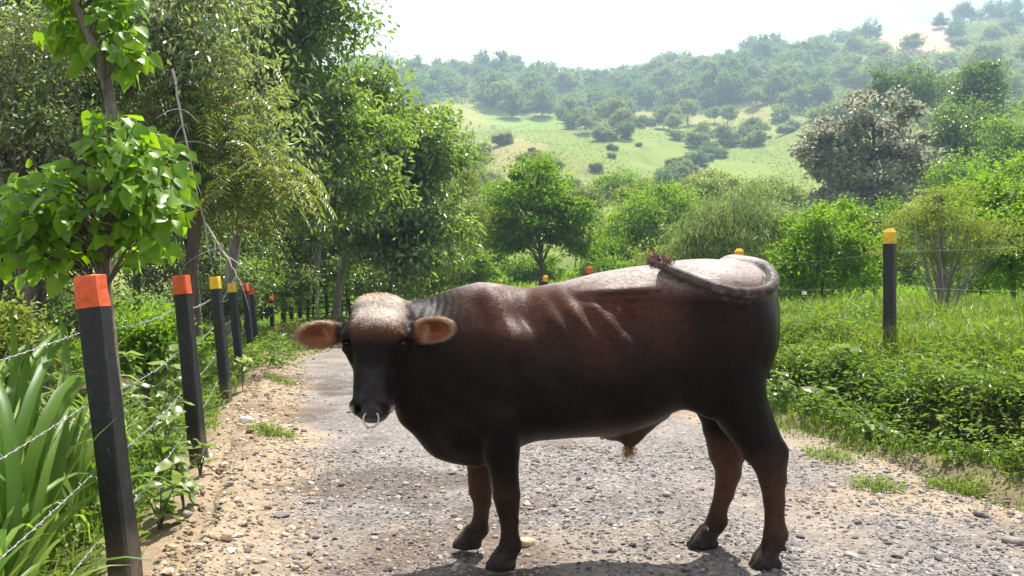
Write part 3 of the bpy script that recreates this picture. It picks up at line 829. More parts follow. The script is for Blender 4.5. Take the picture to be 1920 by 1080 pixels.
    fl = np.tile([.85, 0, -.5], (len(p1), 1)); hm_ = (p1[:, 0] < -.40) & (p1[:, 1] < 3.6); fl[hm_] = [0, 0, -1]
    lg = p1[:, 2] < .62; fl[lg] = [.05, 0, -1]
    strands('coat_hair', p1, nn1, fl, .013, .0008, .09, c1 * rng.uniform(.7, 1.35, (len(c1), 1)))
    # curly poll
    wp = np.where((np.abs(ctr[:, 0] + .575) < .11) & (ctr[:, 1] < 3.64) & (ctr[:, 2] > 1.06), 1.0, 0) * np.where(isear, 0, 1)
    p2, nn2, c2 = sample(9000, wp)
    fl2 = np.tile([0, -.3, -1.0], (len(p2), 1)); fl2[:, 0] = (p2[:, 0] + .575) * 6
    strands('poll_hair', p2, nn2, fl2, .019, .0009, .22, c2, .5)
    # fringe round the ears
    we = np.where(isear, 1.0, 0)
    p3, nn3, c3 = sample(4500, we)
    fl3 = np.tile([1.0, 0, -.1], (len(p3), 1)); fl3[p3[:, 0] < -.6] = [-1.0, 0, -.1]
    strands('ear_hair', p3, nn3, fl3, .019, .0008, .25, c3 * 1.1, .1)
    def tuft(name, roots, dirs, length, width, cols):
        k = len(roots); n_ = np.cross(dirs, rng.normal(0, 1, (k, 3))); n_ /= np.linalg.norm(n_, axis=1)[:, None]
        return strands(name, roots, n_, dirs, length, width, .12, cols)
    tip = tps[-1]; back = tps[-1] - tps[-5]; back /= np.linalg.norm(back)
    k = 2600
    roots = tps[-1] - back * rng.uniform(0, .09, k)[:, None] + rng.normal(0, .011, (k, 3))
    dr = back * .5 + np.array([.55, .35, .22]) + rng.normal(0, .16, (k, 3))
    cc = np.where(rng.random(k)[:, None] < .4, np.array([.22, .06, .03]), np.array([.02, .012, .012]))
    tuft('tail_switch', roots, dr, .055, .0007, cc)
    k = 260
    sp = Q(1180, 832)
    tuft('sheath_hair', sp + rng.normal(0, .010, (k, 3)), np.tile([-.05, 0, -1.0], (k, 1)) + rng.normal(0, .2, (k, 3)), .085, .0009,
         np.where(rng.random(k)[:, None] < .6, np.array([.40, .23, .06]), np.array([.12, .06, .03])))
    return V, Qd
build_bull()
# ------------------------------------------------------------------ foliage
LM = {
    'glossy': leafmat('leaf_glossy', [(0, (.035, .080, .014)), (.5, (.080, .150, .028)), (.85, (.15, .22, .05)), (1, (.26, .30, .09))], (.32, .50, .04), .54, .32, 1.0, 1.7),
    'olive': leafmat('leaf_olive', [(0, (.055, .092, .028)), (.5, (.12, .17, .058)), (.85, (.20, .245, .095)), (1, (.32, .29, .12))], (.40, .52, .11), .54, .32, 1.0, 1.7),
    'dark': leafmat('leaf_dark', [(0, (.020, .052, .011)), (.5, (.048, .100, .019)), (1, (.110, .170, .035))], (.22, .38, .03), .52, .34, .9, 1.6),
    'round': leafmat('leaf_round', [(0, (.030, .090, .005)), (.5, (.078, .175, .008)), (1, (.17, .29, .014))], (.30, .54, .015), .46, .5, .25),
    'bright': leafmat('leaf_bright', [(0, (.055, .14, .008)), (.5, (.10, .22, .012)), (1, (.19, .30, .02))], (.32, .54, .02), .48, .45, .3),
    'lime': leafmat('leaf_lime', [(0, (.06, .16, .006)), (.5, (.10, .24, .010)), (1, (.19, .34, .015))], (.36, .62, .012), .52, .38, .4),
    'pale': leafmat('leaf_pale', [(0, (.085, .14, .045)), (.5, (.15, .215, .075)), (1, (.30, .345, .16))], (.34, .48, .12), .46, .45, .4),
    'yellowish': leafmat('leaf_yellowish', [(0, (.070, .125, .014)), (.5, (.13, .20, .022)), (1, (.26, .28, .05))], (.36, .45, .05), .46, .45, .35),
    'mauve': leafmat('leaf_mauve', [(0, (.050, .090, .040)), (.4, (.115, .145, .085)), (.75, (.22, .225, .17)), (1, (.38, .35, .30))], (.42, .43, .30), .50, .42, .8, 1.55),
    'far': leafmat('leaf_far', [(0, (.022, .062, .012)), (.5, (.055, .120, .022)), (1, (.125, .195, .038))], (.22, .36, .05), .44, .6, .15),
    'farpale': leafmat('leaf_far_pale', [(0, (.068, .12, .026)), (.5, (.135, .195, .046)), (1, (.23, .27, .075))], (.30, .40, .08), .44, .6, .15),
    'fern': leafmat('leaf_fern', [(0, (.06, .12, .014)), (.6, (.11, .18, .02)), (.85, (.20, .22, .025)), (1, (.36, .19, .025))], (.34, .42, .03), .46, .4, .5),
}
BARK = {'stem': barkmat('bark_stem', (.045, .036, .028), (.26, .22, .18), 26.0), 'brown': barkmat('bark_brown', (.055, .040, .028), (.16, .125, .095)), 'grey': barkmat('bark_grey', (.13, .115, .10), (.34, .31, .27)),
        'dark': barkmat('bark_dark', (.030, .022, .017), (.085, .066, .050)), 'pale': barkmat('bark_pale', (.30, .27, .23), (.55, .51, .45))}

def unit(a): return a / (np.linalg.norm(a, axis=-1, keepdims=True) + 1e-9)
def diamonds(pos, d, n, L, W, fold=.25):
    """folded four-point leaves; pos is the stalk end"""
    k = len(pos); d = unit(d); s = unit(np.cross(d, n)); n = np.cross(s, d)
    L = np.broadcast_to(L, (k,))[:, None]; W = np.broadcast_to(W, (k,))[:, None]
    m = pos + d * L * .45
    v = np.stack([pos, m + s * W * .5 + n * W * fold, pos + d * L - n * L * .08, m - s * W * .5 + n * W * fold], 1).reshape(-1, 3)
    o = np.arange(k)[:, None] * 4
    return v, np.vstack([o + [[0, 1, 2]], o + [[0, 2, 3]]])

def leaf_mesh(name, pos, d, n, L, W, var, mat, fold=.25):
    v, t = diamonds(pos, d, n, L, W, fold)
    return mesh_np(name, v, t, None, False, {'var': np.repeat(var, 4)}, [mat])

def crown_data(lobes, n_leaf, clump_r, n_clump, leaf_len, leaf_w, droop=.3, up=1.0, seed=0, flat=.65, shell=.42):
    r = np.random.default_rng(seed)
    lb = np.array(lobes, float); n_clump = max(12, int(n_clump * .62))
    wt = (lb[:, 3] * lb[:, 4] * lb[:, 5]) ** .67; wt /= wt.sum()
    li = r.choice(len(lb), n_clump, p=wt)
    dv = unit(r.normal(0, 1, (n_clump, 3))); rad = r.random(n_clump) ** shell * r.uniform(.80, 1.16, n_clump)
    cc = lb[li, :3] + dv * rad[:, None] * lb[li, 3:6]
    cs = clump_r * r.uniform(.55, 1.6, n_clump)
    ci = r.integers(0, n_clump, n_leaf)
    off = r.normal(0, .55, (n_leaf, 3)) * [1, 1, flat]
    pos = cc[ci] + off * cs[ci][:, None]
    out = unit(pos - lb[li[ci], :3] + 1e-6)
    d = unit(out * .5 + r.normal(0, .7, (n_leaf, 3)) + [0, 0, -droop])
    n = unit(np.array([0, 0, up]) + out * .35 + r.normal(0, .55, (n_leaf, 3)))
    cv = r.random(n_clump)
    var = np.clip(.42 * cv[ci] + .58 * r.random(n_leaf) ** 1.3, 0, 1)
    L = leaf_len * r.uniform(.6, 1.25, n_leaf); W = leaf_w * r.uniform(.7, 1.2, n_leaf)
    return cc, cs, pos, d, n, L, W, var

def bez(a, b, c, n):
    t = np.linspace(0, 1, n)[:, None]; return (1 - t) ** 2 * a + 2 * t * (1 - t) * b + t * t * c

def woody(g, base, top, r0, r1, cc, frac=.6, wob=.12, seed=0, thin=.012, nb=None, fork=.35):
    """trunk plus limbs that reach the clumps of the crown"""
    r = np.random.default_rng(seed + 99)
    base, top = np.asarray(base, float), np.asarray(top, float)
    n = 12; t = np.linspace(0, 1, n)[:, None]
    path = base + (top - base) * t
    H = np.linalg.norm(top - base)
    path[1:-1] += np.cumsum(r.normal(0, wob * H / n, (n - 2, 3)) * [1, 1, .2], 0) * .6
    rad = r0 + (r1 - r0) * t[:, 0] ** .8; rad[0] *= 1.45; rad[1] *= 1.12
    g.tube(path, rad, 9)
    k = len(cc) if nb is None else min(nb, len(cc))
    for c in cc[r.choice(len(cc), k, replace=False)]:
        f = np.clip(fork + (1 - fork) * r.random() * np.clip((c[2] - base[2]) / (top[2] - base[2] + 1e-6), .2, 1), .15, .98)
        a = path[int(f * (n - 1))]
        ln = np.linalg.norm(c - a)
        mid = a * .45 + c * .55 + np.array([0, 0, .12 * ln]) + r.normal(0, .07 * ln, 3)
        rr = max(thin, r1 * .5 * min(1, ln / 2.5))
        g.tube(bez(a, mid, c, 7), np.linspace(rr, thin * .35, 7), 5)

def make_tree(name, x, y, lobes, leaf, bark, label, n_leaf=12000, n_clump=120, clump_r=.5, leaf_len=.14, leaf_w=.07, r0=.14, r1=.05, droop=.3, up=1.0, seed=1,
              top=None, flat=.65, shell=.42, nb=None, cat='tree', group=None, thin=.012, trunks=None, fork=.35, base_z=None):
    """lobes are world ellipsoids cx,cy,cz,rx,ry,rz"""
    zb = float(zg(x, y)) if base_z is None else base_z
    root = add(name, None, None, (x, y, zb)); props(root, label, cat, group)
    base = np.array([x, y, zb - .15])
    lb = np.array(lobes, float)
    cc, cs, pos, d, n, L, W, var = crown_data(lobes, n_leaf, clump_r, n_clump, leaf_len, leaf_w, droop, up, seed, flat, shell)
    g = Geo()
    if top is None:
        k = lb[:, 2].argmax(); top = np.array([lb[:, 0].mean() * .6 + x * .4, lb[:, 1].mean() * .6 + y * .4, lb[k, 2] + lb[k, 5] * .3])
    woody(g, base, top, r0, r1, cc, seed=seed, nb=nb, thin=thin, fork=fork)
    for tb in (trunks or []):
        g.tube([np.array([tb[0], tb[1], zb - .15]), np.array([tb[0] * .7 + tb[2] * .3, tb[1] * .7 + tb[3] * .3, zb + tb[4] * .4]), np.array(tb[2:4] + (zb + tb[4],))], [tb[5] * 1.2, tb[5], tb[5] * .5], 7)
    rl = np.array([x, y, zb])
    g.v = [v - rl for v in g.v]
    add('trunk', g.mesh('trunk', [BARK[bark]]), root)
    add('crown', leaf_mesh('crown', pos - rl, d, n, L, W, var, LM[leaf]), root)
    return root

def LB(px, py, Y, rx, ry, rz):
    p = P(px, py, Y); return (p[0], p[1], p[2], rx, ry, rz)

def left_trees():
    T = make_tree
    # tall mass on the left of the road
    T('tall_tree', -7.4, 20.5, [LB(560, 60, 20, 1.9, 2.2, 1.5), LB(470, 130, 20, 2.2, 2.2, 1.6), LB(640, 225, 20, 1.6, 2, 1.2), LB(555, 250, 19.5, 1.9, 2, 1.4), LB(600, -80, 20, 1.3, 2, 1.5), LB(500, -160, 20.5, 2.0, 2.2, 1.8),
       LB(660, 330, 19.5, 1.3, 1.8, 1.0), LB(540, 390, 19.5, 1.5, 1.8, 1.0)],
      'glossy', 'grey', 'tall glossy-leaved tree whose crown meets the sky above the road', 21000, 260, .55, 0.22, 0.1, .17, .06, .45, 1.0, 11, shell=.6, thin=.018)
    T('glossy_tree', -6.0, 27, [LB(740, 230, 26, 1.7, 2, 1.1), LB(800, 300, 26, 1.25, 2, 1.2), LB(700, 300, 26, 1.7, 2, 1.3), LB(760, 390, 25.5, 1.8, 2, 1.2), LB(690, 420, 25, 1.6, 2, 1.0), LB(820, 420, 26, 1.1, 1.5, 1.0), LB(770, 480, 25, 1.4, 1.4, .65), LB(690, 175, 26, .9, 1.5, .9)],
      'glossy', 'grey', 'rounded glossy tree at the right end of the left-hand tree row', 20000, 230, .6, 0.26, 0.12, .15, .05, .5, 1.0, 12, shell=.6, thin=.018)
    T('olive_tree', -5.3, 13.5, [LB(350, 60, 13, 1.5, 1.5, 1.3), LB(420, 190, 13, 1.2, 1.5, .95), LB(300, -80, 13, 1.6, 1.6, 1.1), LB(330, 250, 13.5, 1.1, 1.4, .8), LB(460, 330, 13, .9, 1.2, .7), LB(380, 400, 13.5, .9, 1.2, .45), LB(250, 130, 14, 1.2, 1.4, 1.0)],
      'olive', 'brown', 'olive-green tree with drooping twigs behind the third yellow-capped post', 17000, 260, .42, 0.145, 0.055, .13, .05, .8, .7, 13, shell=.6, thin=.008)
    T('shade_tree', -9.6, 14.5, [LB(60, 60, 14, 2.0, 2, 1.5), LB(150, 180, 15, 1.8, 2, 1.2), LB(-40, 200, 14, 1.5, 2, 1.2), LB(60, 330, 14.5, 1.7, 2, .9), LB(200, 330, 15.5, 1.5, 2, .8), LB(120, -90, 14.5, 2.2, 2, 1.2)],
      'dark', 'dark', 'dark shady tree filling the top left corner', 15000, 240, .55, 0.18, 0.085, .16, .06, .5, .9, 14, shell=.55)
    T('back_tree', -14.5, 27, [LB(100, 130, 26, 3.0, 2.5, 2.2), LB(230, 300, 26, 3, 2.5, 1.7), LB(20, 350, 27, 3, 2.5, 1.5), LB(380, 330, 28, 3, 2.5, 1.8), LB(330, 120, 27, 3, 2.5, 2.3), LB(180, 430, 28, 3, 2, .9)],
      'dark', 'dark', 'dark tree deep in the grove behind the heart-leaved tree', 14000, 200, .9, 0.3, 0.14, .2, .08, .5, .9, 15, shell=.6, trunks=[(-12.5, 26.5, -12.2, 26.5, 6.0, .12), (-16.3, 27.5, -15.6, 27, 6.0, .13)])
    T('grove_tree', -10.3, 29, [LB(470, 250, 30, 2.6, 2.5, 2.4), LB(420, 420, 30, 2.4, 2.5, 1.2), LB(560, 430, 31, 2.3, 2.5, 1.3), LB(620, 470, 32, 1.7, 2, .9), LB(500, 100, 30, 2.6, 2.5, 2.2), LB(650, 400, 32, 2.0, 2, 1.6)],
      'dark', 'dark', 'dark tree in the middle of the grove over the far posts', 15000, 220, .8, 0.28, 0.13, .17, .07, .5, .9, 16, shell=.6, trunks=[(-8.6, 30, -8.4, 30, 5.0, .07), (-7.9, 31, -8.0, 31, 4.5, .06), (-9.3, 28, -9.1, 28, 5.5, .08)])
    T('slender_tree', -6.9, 28.5, [LB(600, 420, 28, .9, 1, .9), LB(590, 350, 28, .9, 1, .9), LB(640, 500, 27.5, .8, .9, .35)], 'glossy', 'pale', 'slender pale-trunked tree over the far end of the rail fence', 5000, 60, .4, .17, .08, .06, .03, .5, 1, 17)
    T('leaning_tree', -6.8, 11.2, [LB(90, 250, 11, 1.2, 1.2, .9), LB(0, 400, 11, 1.0, 1.2, .6), LB(160, 430, 11.5, .9, 1.2, .35), LB(60, 120, 11.5, 1.3, 1.3, .9)], 'olive', 'brown', 'leaning brown-barked tree behind the tall grass at the left edge', 11000, 130, .4, .10, .045, .12, .05, .5, .9, 18, shell=.6, top=P(55, 330, 11), trunks=[(-6.2, 10.6, -6.75, 10.8, 2.6, .085)])
    T('yellow_shrub', -3.2, 33, [LB(840, 470, 33, 1.0, 1, 1.0), LB(880, 420, 34, .9, 1, .9), LB(800, 500, 32, 1.0, 1, .5), LB(865, 350, 34, .8, 1, 1.1)], 'yellowish', 'grey', 'loose yellow-green young tree left of the round tree', 9000, 110, .45, .14, .055, .05, .02, .3, .9, 19)
left_trees()

def frond_tree():
    """pinnate fronds hanging over the posts"""
    x, y = -4.95, 12.2; zb = float(zg(x, y))
    root = add('frond_tree', None, None, (x, y, zb)); props(root, 'tree with drooping feathery fronds tipped yellow-orange above the yellow posts', 'tree')
    r = np.random.default_rng(5)
    g = Geo(); rl = np.array([x, y, zb])
    tops = [P(360, 300, 12), P(440, 240, 12), P(500, 330, 11.8), P(410, 380, 11.8), P(350, 210, 12.3)]
    tr = bez(np.array([x, y, zb - .15]), P(352, 480, 12.2), P(372, 330, 12.2), 8); g.tube(tr - rl, np.linspace(.10, .05, 8), 8)
    for t_ in tops: g.tube(bez(tr[5], (tr[6] + t_) / 2 + [0, 0, .2], t_, 7) - rl, np.linspace(.035, .012, 7), 5)
    pos, dd, nn, var = [], [], [], []
    for i in range(150):
        t_ = tops[r.integers(0, 5)] + r.normal(0, .28, 3)
        a = r.uniform(0, 6.28); ln = r.uniform(.55, 1.0); dr = np.array([math.cos(a), math.sin(a), 0])
        c = bez(t_, t_ + dr * ln * .55 + [0, 0, .18], t_ + dr * ln * .85 - [0, 0, ln * r.uniform(.3, .65)], 15)
        g.tube(c - rl, np.linspace(.006, .002, 15), 3)
        tg = unit(np.gradient(c, axis=0)); sd = unit(np.cross(tg, [0, 0, 1.0])); fv = r.random() ** 1.5
        for k in range(2, 15):
            for s in (-1, 1):
                pos.append(c[k]); dd.append(sd[k] * s + tg[k] * .45 + [0, 0, -.25]); nn.append([r.normal(0, .2), r.normal(0, .2), 1]); var.append(np.clip(.65 * fv + .35 * r.random(), 0, 1))
    add('trunk', g.mesh('trunk', [BARK['brown']]), root)
    k = len(pos)
    add('crown', leaf_mesh('crown', np.array(pos) - rl, np.array(dd), np.array(nn), .15 * r.uniform(.8, 1.2, k), .036, np.array(var), LM['fern'], .1), root)
    # bare pale branches hanging in the grove
    for i, (pts, rad, lab) in enumerate((([P(325, 130, 11.5), P(335, 165, 11.4), P(345, 250, 11.4), P(372, 400, 11.3), P(400, 505, 11.2)], .02, 'bare pale branch hanging in the grove left of the yellow posts'),
                           ([P(385, 420, 10.5), P(410, 480, 10.4), P(440, 512, 10.4), P(455, 535, 10.4)], .014, 'bare forked twig drooping beside the second yellow post'))):
        b = Geo(); o = pts[0]
        b.tube(bez(pts[0], pts[2], pts[-1], 12) + r.normal(0, .01, (12, 3)) - o, np.linspace(rad, .006, 12), 5)
        for j in range(9):
            q = bez(pts[0], pts[2], pts[-1], 12)[r.integers(2, 11)]
            e = q + [r.normal(0, .25), r.normal(0, .15), -r.uniform(.1, .5)]
            b.tube(bez(q, (q + e) / 2 + [0, 0, .08], e, 5) - o, np.linspace(.008, .003, 5), 4)
        props(add('bare_branch', b.mesh('bare_branch', [BARK['pale']]), None, o), lab, 'branch')
frond_tree()

# ---- the heart-leaved tree at the fence, leaf by leaf
def heart_meshes(mat, nvar=8):
    out = []
    pr = np.array([[0, 0], [.30, -.10], [.46, .14], [.42, .42], [.20, .78], [0, 1.08]])
    for i in range(nvar):
        r = np.random.default_rng(100 + i)
        v = [[0, y_, 0] for y_ in (0, .14, .42, .78)]; 
        v = [[0, 0, 0], [0, .2, 0], [0, .5, -.01], [0, .8, -.04], [0, 1.08, -.14]]
        side = [[.28, -.10], [.45, .16], [.40, .46], [.19, .80]]
        f = r.uniform(.10, .32)
        for s in (1, -1):
            for a, b in side: v.append([s * a, b, f * a + r.normal(0, .02) - .06 * b * b])
        v = np.array(v)
        t = []
        for s, o in ((1, 5), (-1, 9)):
            tt = [[0, o, o + 1], [0, o + 1, 1], [1, o + 1, o + 2], [1, o + 2, 2], [2, o + 2, o + 3], [2, o + 3, 3], [3, o + 3, 4]]
            t += tt if s > 0 else [q[::-1] for q in tt]
        st = np.array([[.012, 0, 0], [-.012, 0, 0], [0, -.45, .16]]); v = np.vstack([v, st]); t.append([13, 14, 15])
        out.append(mesh_np('heart_leaf', v, t, None, True, {'var': np.full(len(v), (i + .5) / nvar * r.uniform(.8, 1.0))}, [mat]))
    return out

def heart_tree():
    r = np.random.default_rng(21)
    Y0 = 4.6
    bx, by = P(232, 900, Y0)[0], Y0; zb = float(zg(bx, by))
    root = add('heart_leaf_tree', None, None, (bx, by, zb)); props(root, 'young tree with bright heart-shaped leaves behind the nearest orange post', 'tree')
    rl = np.array([bx, by, zb])
    g = Geo()
    tk = np.array([[bx, by, zb - .15], P(215, 720, Y0), P(190, 500, Y0), P(208, 330, Y0), P(214, 230, Y0), P(198, 140, Y0), P(170, 70, Y0), P(140, 0, Y0), P(128, -70, Y0), P(120, -170, Y0)])
    tt = np.linspace(0, 9, 36); tks = np.stack([np.interp(tt, np.arange(10), tk[:, i]) for i in range(3)], 1)
    for _ in range(2): tks[1:-1] = (tks[:-2] + tks[1:-1] * 2 + tks[2:]) / 4
    g.tube(tks - rl, np.linspace(.042, .022, 36) * (1 + .12 * r.normal(0, 1, 36).cumsum() * .0), 9)
    add('trunk', g.mesh('trunk', [BARK['stem']]), root)
    # leafy shoots: lower bush, upper bush
    lob = [(265, 285, 4.5, 70, 55), (230, 360, 4.4, 100, 70), (110, 390, 4.45, 90, 60), (40, 390, 4.5, 65, 60), (300, 330, 4.5, 45, 60), (150, 440, 4.6, 130, 45), (225, 245, 4.6, 60, 35), (20, 450, 4.6, 60, 50), (80, 340, 4.6, 60, 40), (290, 400, 4.5, 45, 50)]
    upl = [(225, 30, 4.6, 45, 50), (120, 30, 4.8, 45, 50), (185, -10, 4.7, 80, 45), (235, 90, 4.6, 30, 30), (120, -70, 4.7, 90, 45), (150, 70, 4.8, 50, 30)]
    b = Geo(); leaves = []
    for (L_, cnt) in ((lob, 120), (upl, 54)):
        for i in range(cnt):
            px, py, Y, rx, ry = L_[i % len(L_)]
            a, q = r.uniform(0, 6.28), r.random() ** .5
            tip = P(px + rx * q * math.cos(a), py + ry * q * math.sin(a), Y + r.uniform(-.28, .28))
            j = np.argmin(np.abs(tks[:, 2] - (tip[2] - .15 - .25 * r.random()))) if L_ is lob else np.argmin(np.abs(tks[:, 2] - (tip[2] - .1)))
            a0 = tks[min(j, 34)]
            c = bez(a0, (a0 + tip) / 2 + [0, 0, .12], tip, 8)
            b.tube(c - rl, np.linspace(.009, .003, 8), 4, .5)
            for k in range(4, 8):
                for _ in range(2 if k < 7 else 4): leaves.append((c[k] + r.normal(0, .035, 3), c[k] - c[k - 1]))
    br = add('crown', b.mesh('crown', [BARK['brown']]), root)
    ms = heart_meshes(LM['lime'])
    r.shuffle(leaves)
    leaves.sort(key=lambda q: q[0][1])
    def frame(p, d):
        dirn = unit(unit(d) * .5 + r.normal(0, .45, 3) + [0, -.15, -.75])
        nrm = unit(np.array([r.normal(0, .5), -.55 + r.normal(0, .3), .75]))
        s = unit(np.cross(dirn, nrm)); n = np.cross(s, dirn)
        return s, dirn, n
    vis = [l for l in leaves if l[0][2] < 3.1]
    pick = set(id(l) for l in vis[:300])
    V, T, A, off = [], [], [], 0
    tmpl = [(np.array([v.co[:] for v in m.vertices]), np.array([p.vertices[:] for p in m.polygons]), m.attributes['var'].data[0].value) for m in ms]
    for l in leaves:
        s, d, n = frame(*l); L = r.uniform(.042, .108); k = r.integers(0, len(ms))
        p = l[0] + d * .03 - rl
        if id(l) in pick:
            o = bpy.data.objects.new('leaf', ms[k]); COL.objects.link(o); o.parent = br
            M = Matrix(((s[0] * L, d[0] * L, n[0] * L, p[0]), (s[1] * L, d[1] * L, n[1] * L, p[1]), (s[2] * L, d[2] * L, n[2] * L, p[2]), (0, 0, 0, 1)))
            o.matrix_local = M
        else:
            v, t, a = tmpl[k]
            V.append(v[:, :1] * s * L + v[:, 1:2] * d * L + v[:, 2:] * n * L + p); T.append(t + off); A.append(np.full(len(v), a)); off += len(v)
    if V:
        o = add('foliage', mesh_np('foliage', np.vstack(V), np.vstack(T), None, True, {'var': np.concatenate(A)}, [LM['lime']]), br); o['kind'] = 'stuff'
heart_tree()

# ---- middle distance
def mid_trees():
    T = make_tree
    g0 = 35
    T('round_tree', P(1015, 530, 36)[0], 36, [LB(1006, 368, 36, 1.85, 1.8, 1.45), LB(1000, 415, 36, 2.35, 2.2, 1.0), LB(940, 420, 36, 1.0, 1.4, .9), LB(1065, 415, 36, 1.1, 1.5, .95), LB(1008, 335, 36, 1.3, 1.3, .8), LB(950, 450, 35.6, 1.1, 1.2, .5), LB(1080, 455, 35.6, .8, 1, .45)],
      'round', 'brown', 'dense round-crowned tree standing alone behind the bull', 20000, 190, .50, .20, .12, .12, .05, .2, 1.0, 31, shell=.28, fork=.3, flat=.45)
    T('light_tree', P(1210, 520, 40)[0], 40, [LB(1190, 400, 40, 1.4, 1.5, 1.1), LB(1250, 380, 41, 1.4, 1.5, .9), LB(1160, 440, 40, 1.1, 1.2, .8), LB(1290, 420, 41, 1.2, 1.3, 1.0), LB(1230, 460, 40, 1.5, 1.2, .7)],
      'bright', 'grey', 'light green spreading tree right of the round tree', 10000, 170, .5, .21, .10, .09, .04, .3, 1.0, 32)
    T('low_bush', P(1130, 525, 38)[0], 38, [LB(1115, 490, 38, .9, .9, .7), LB(1150, 470, 38, .9, .9, .9), LB(1200, 500, 37, 1.1, .9, .6)], 'round', 'brown', 'low green bush at the foot of the light green tree', 7000, 80, .4, .14, .07, .05, .03, .3, 1, 33, cat='bush')
    T('weeping_tree', P(1390, 520, 22)[0], 22, [LB(1380, 390, 22, 1.2, 1.2, .65), LB(1440, 430, 22, .75, 1, .75), LB(1320, 440, 22, .9, 1, .7), LB(1400, 470, 21.5, 1.1, 1, .55), LB(1290, 480, 22, .6, .8, .4)],
      'pale', 'grey', 'pale weeping tree with long hanging leaves above the bull rump', 9000, 190, .36, .24, .030, .06, .03, 1.6, .3, 34, shell=.5, thin=.007)
    T('green_bush', P(1540, 530, 20)[0], 20, [LB(1530, 440, 20, .75, .9, .7), LB(1590, 470, 20, .7, .9, .6), LB(1490, 490, 20, .6, .8, .5), LB(1570, 410, 21, .6, .8, .5), LB(1600, 510, 19.5, .45, .6, .3), LB(1530, 520, 19.6, .8, .7, .4), LB(1480, 530, 19.6, .5, .6, .35)],
      'bright', 'brown', 'bright green bush left of the tall yellow-capped post', 8500, 150, .32, .13, .07, .04, .02, .3, 1, 35, cat='bush')
    T('dark_bush', P(1640, 520, 24)[0], 24, [LB(1640, 480, 24, .8, .9, .6), LB(1610, 440, 24.5, .9, .9, .7), LB(1700, 500, 24, .8, .9, .5)], 'dark', 'brown', 'dark bush behind the tall yellow-capped post', 8000, 90, .35, .12, .06, .04, .02, .3, 1, 36, cat='bush')
    T('feathery_tree', P(1765, 570, 13)[0], 13, [LB(1720, 410, 13, .75, .8, .30), LB(1800, 420, 13, .7, .8, .32), LB(1680, 460, 13, .45, .6, .25), LB(1850, 450, 13, .5, .6, .3), LB(1760, 370, 13, .55, .7, .25), LB(1770, 480, 13, .7, .7, .2)],
      'yellowish', 'grey', 'thin feathery tree with many bare stems right of the tall post', 12000, 230, .20, .055, .020, .035, .018, .1, 1.2, 37, shell=.8, fork=.05, thin=.006, flat=.35,
      trunks=[(P(1760, 570, 13)[0], 13.0, P(1700, 430, 13)[0], 12.9, 1.9, .022), (P(1770, 570, 13)[0], 13.1, P(1830, 430, 13)[0], 13.0, 1.9, .022), (P(1766, 570, 13)[0], 12.9, P(1740, 400, 13)[0], 12.8, 2.1, .018), (P(1775, 570, 13)[0], 13, P(1870, 470, 13)[0], 13.1, 1.5, .016)])
    T('edge_bush', P(1900, 560, 16)[0], 16, [LB(1890, 450, 16, .7, .8, .8), LB(1930, 400, 16.5, .7, .8, .7), LB(1860, 380, 17, .6, .8, .55), LB(1930, 500, 15.5, .6, .7, .5)], 'bright', 'brown', 'bright leafy bush at the right edge of the photo', 8500, 140, .34, .13, .07, .05, .02, .3, 1, 38, cat='bush')
    T('edge_tree', P(1960, 520, 30)[0], 30, [LB(1870, 360, 30, 1.3, 1.4, .9), LB(1930, 330, 30, 1.5, 1.5, 1.1), LB(1990, 400, 30, 1.6, 1.5, 1.6), LB(1830, 400, 30, .9, 1, .7)], 'bright', 'brown', 'fresh green tree low on the right behind the feathery tree', 9500, 160, .5, .20, .10, .1, .04, .3, 1, 39)
    T('mauve_tree', P(1640, 470, 62)[0], 62, [LB(1640, 230, 62, 4.0, 3.5, 2.3), LB(1560, 280, 62, 2.7, 3, 2.6), LB(1690, 290, 62, 3.0, 3, 2.6), LB(1600, 350, 61, 3.5, 3, 2.0), LB(1530, 380, 61, 1.6, 2, 1.2), LB(1680, 370, 60.5, 2.6, 2.4, 1.6), LB(1720, 300, 61.5, 1.6, 2, 1.2)],
      'mauve', 'dark', 'large grey-mauve tree on the right below the hill', 9500, 200, .66, .52, .30, .28, .1, .2, 1, 40, shell=.40)
    T('dark_tall_tree', P(1800, 470, 68)[0], 68, [LB(1800, 240, 68, 2.2, 2.2, 2.2), LB(1790, 300, 68, 2.6, 2.4, 2.5), LB(1770, 350, 67, 2.2, 2, 1.6), LB(1825, 340, 68, 2, 2, 1.8)], 'dark', 'dark', 'tall dark green tree right of the grey-mauve tree', 14000, 140, .9, .36, .18, .25, .1, .3, 1, 41, shell=.35)
    T('fresh_tree', P(1880, 470, 60)[0], 60, [LB(1880, 270, 60, 1.9, 2, 2.0), LB(1920, 300, 60, 2.2, 2, 2.2), LB(1870, 330, 60, 1.8, 2, 1.3), LB(1960, 250, 61, 2.2, 2, 2.2)], 'bright', 'brown', 'fresh green tree at the right edge beside the tall dark tree', 13000, 130, .8, .30, .15, .2, .08, .3, 1, 42)
    T('vine_tree', P(1855, 380, 95)[0], 95, [LB(1850, 150, 95, 2.6, 2.5, 2.6), LB(1830, 185, 95, 2.8, 2.5, 2.2), LB(1865, 200, 95, 2.5, 2.5, 2.4)], 'dark', 'dark', 'dark tree standing higher on the slope near the right edge', 8000, 90, 1.1, .45, .22, .2, .08, .3, 1, 43, shell=.35)
    T('hill_tree', P(1690, 420, 120)[0], 120, [LB(1690, 160, 120, 4.8, 4, 2.6), LB(1740, 175, 120, 3.6, 3, 2.0), LB(1650, 180, 120, 3, 3, 1.8)], 'far', 'dark', 'broad green tree on the slope above the grey-mauve tree', 7000, 90, 1.3, .55, .3, .25, .1, .3, 1, 44, shell=.35)
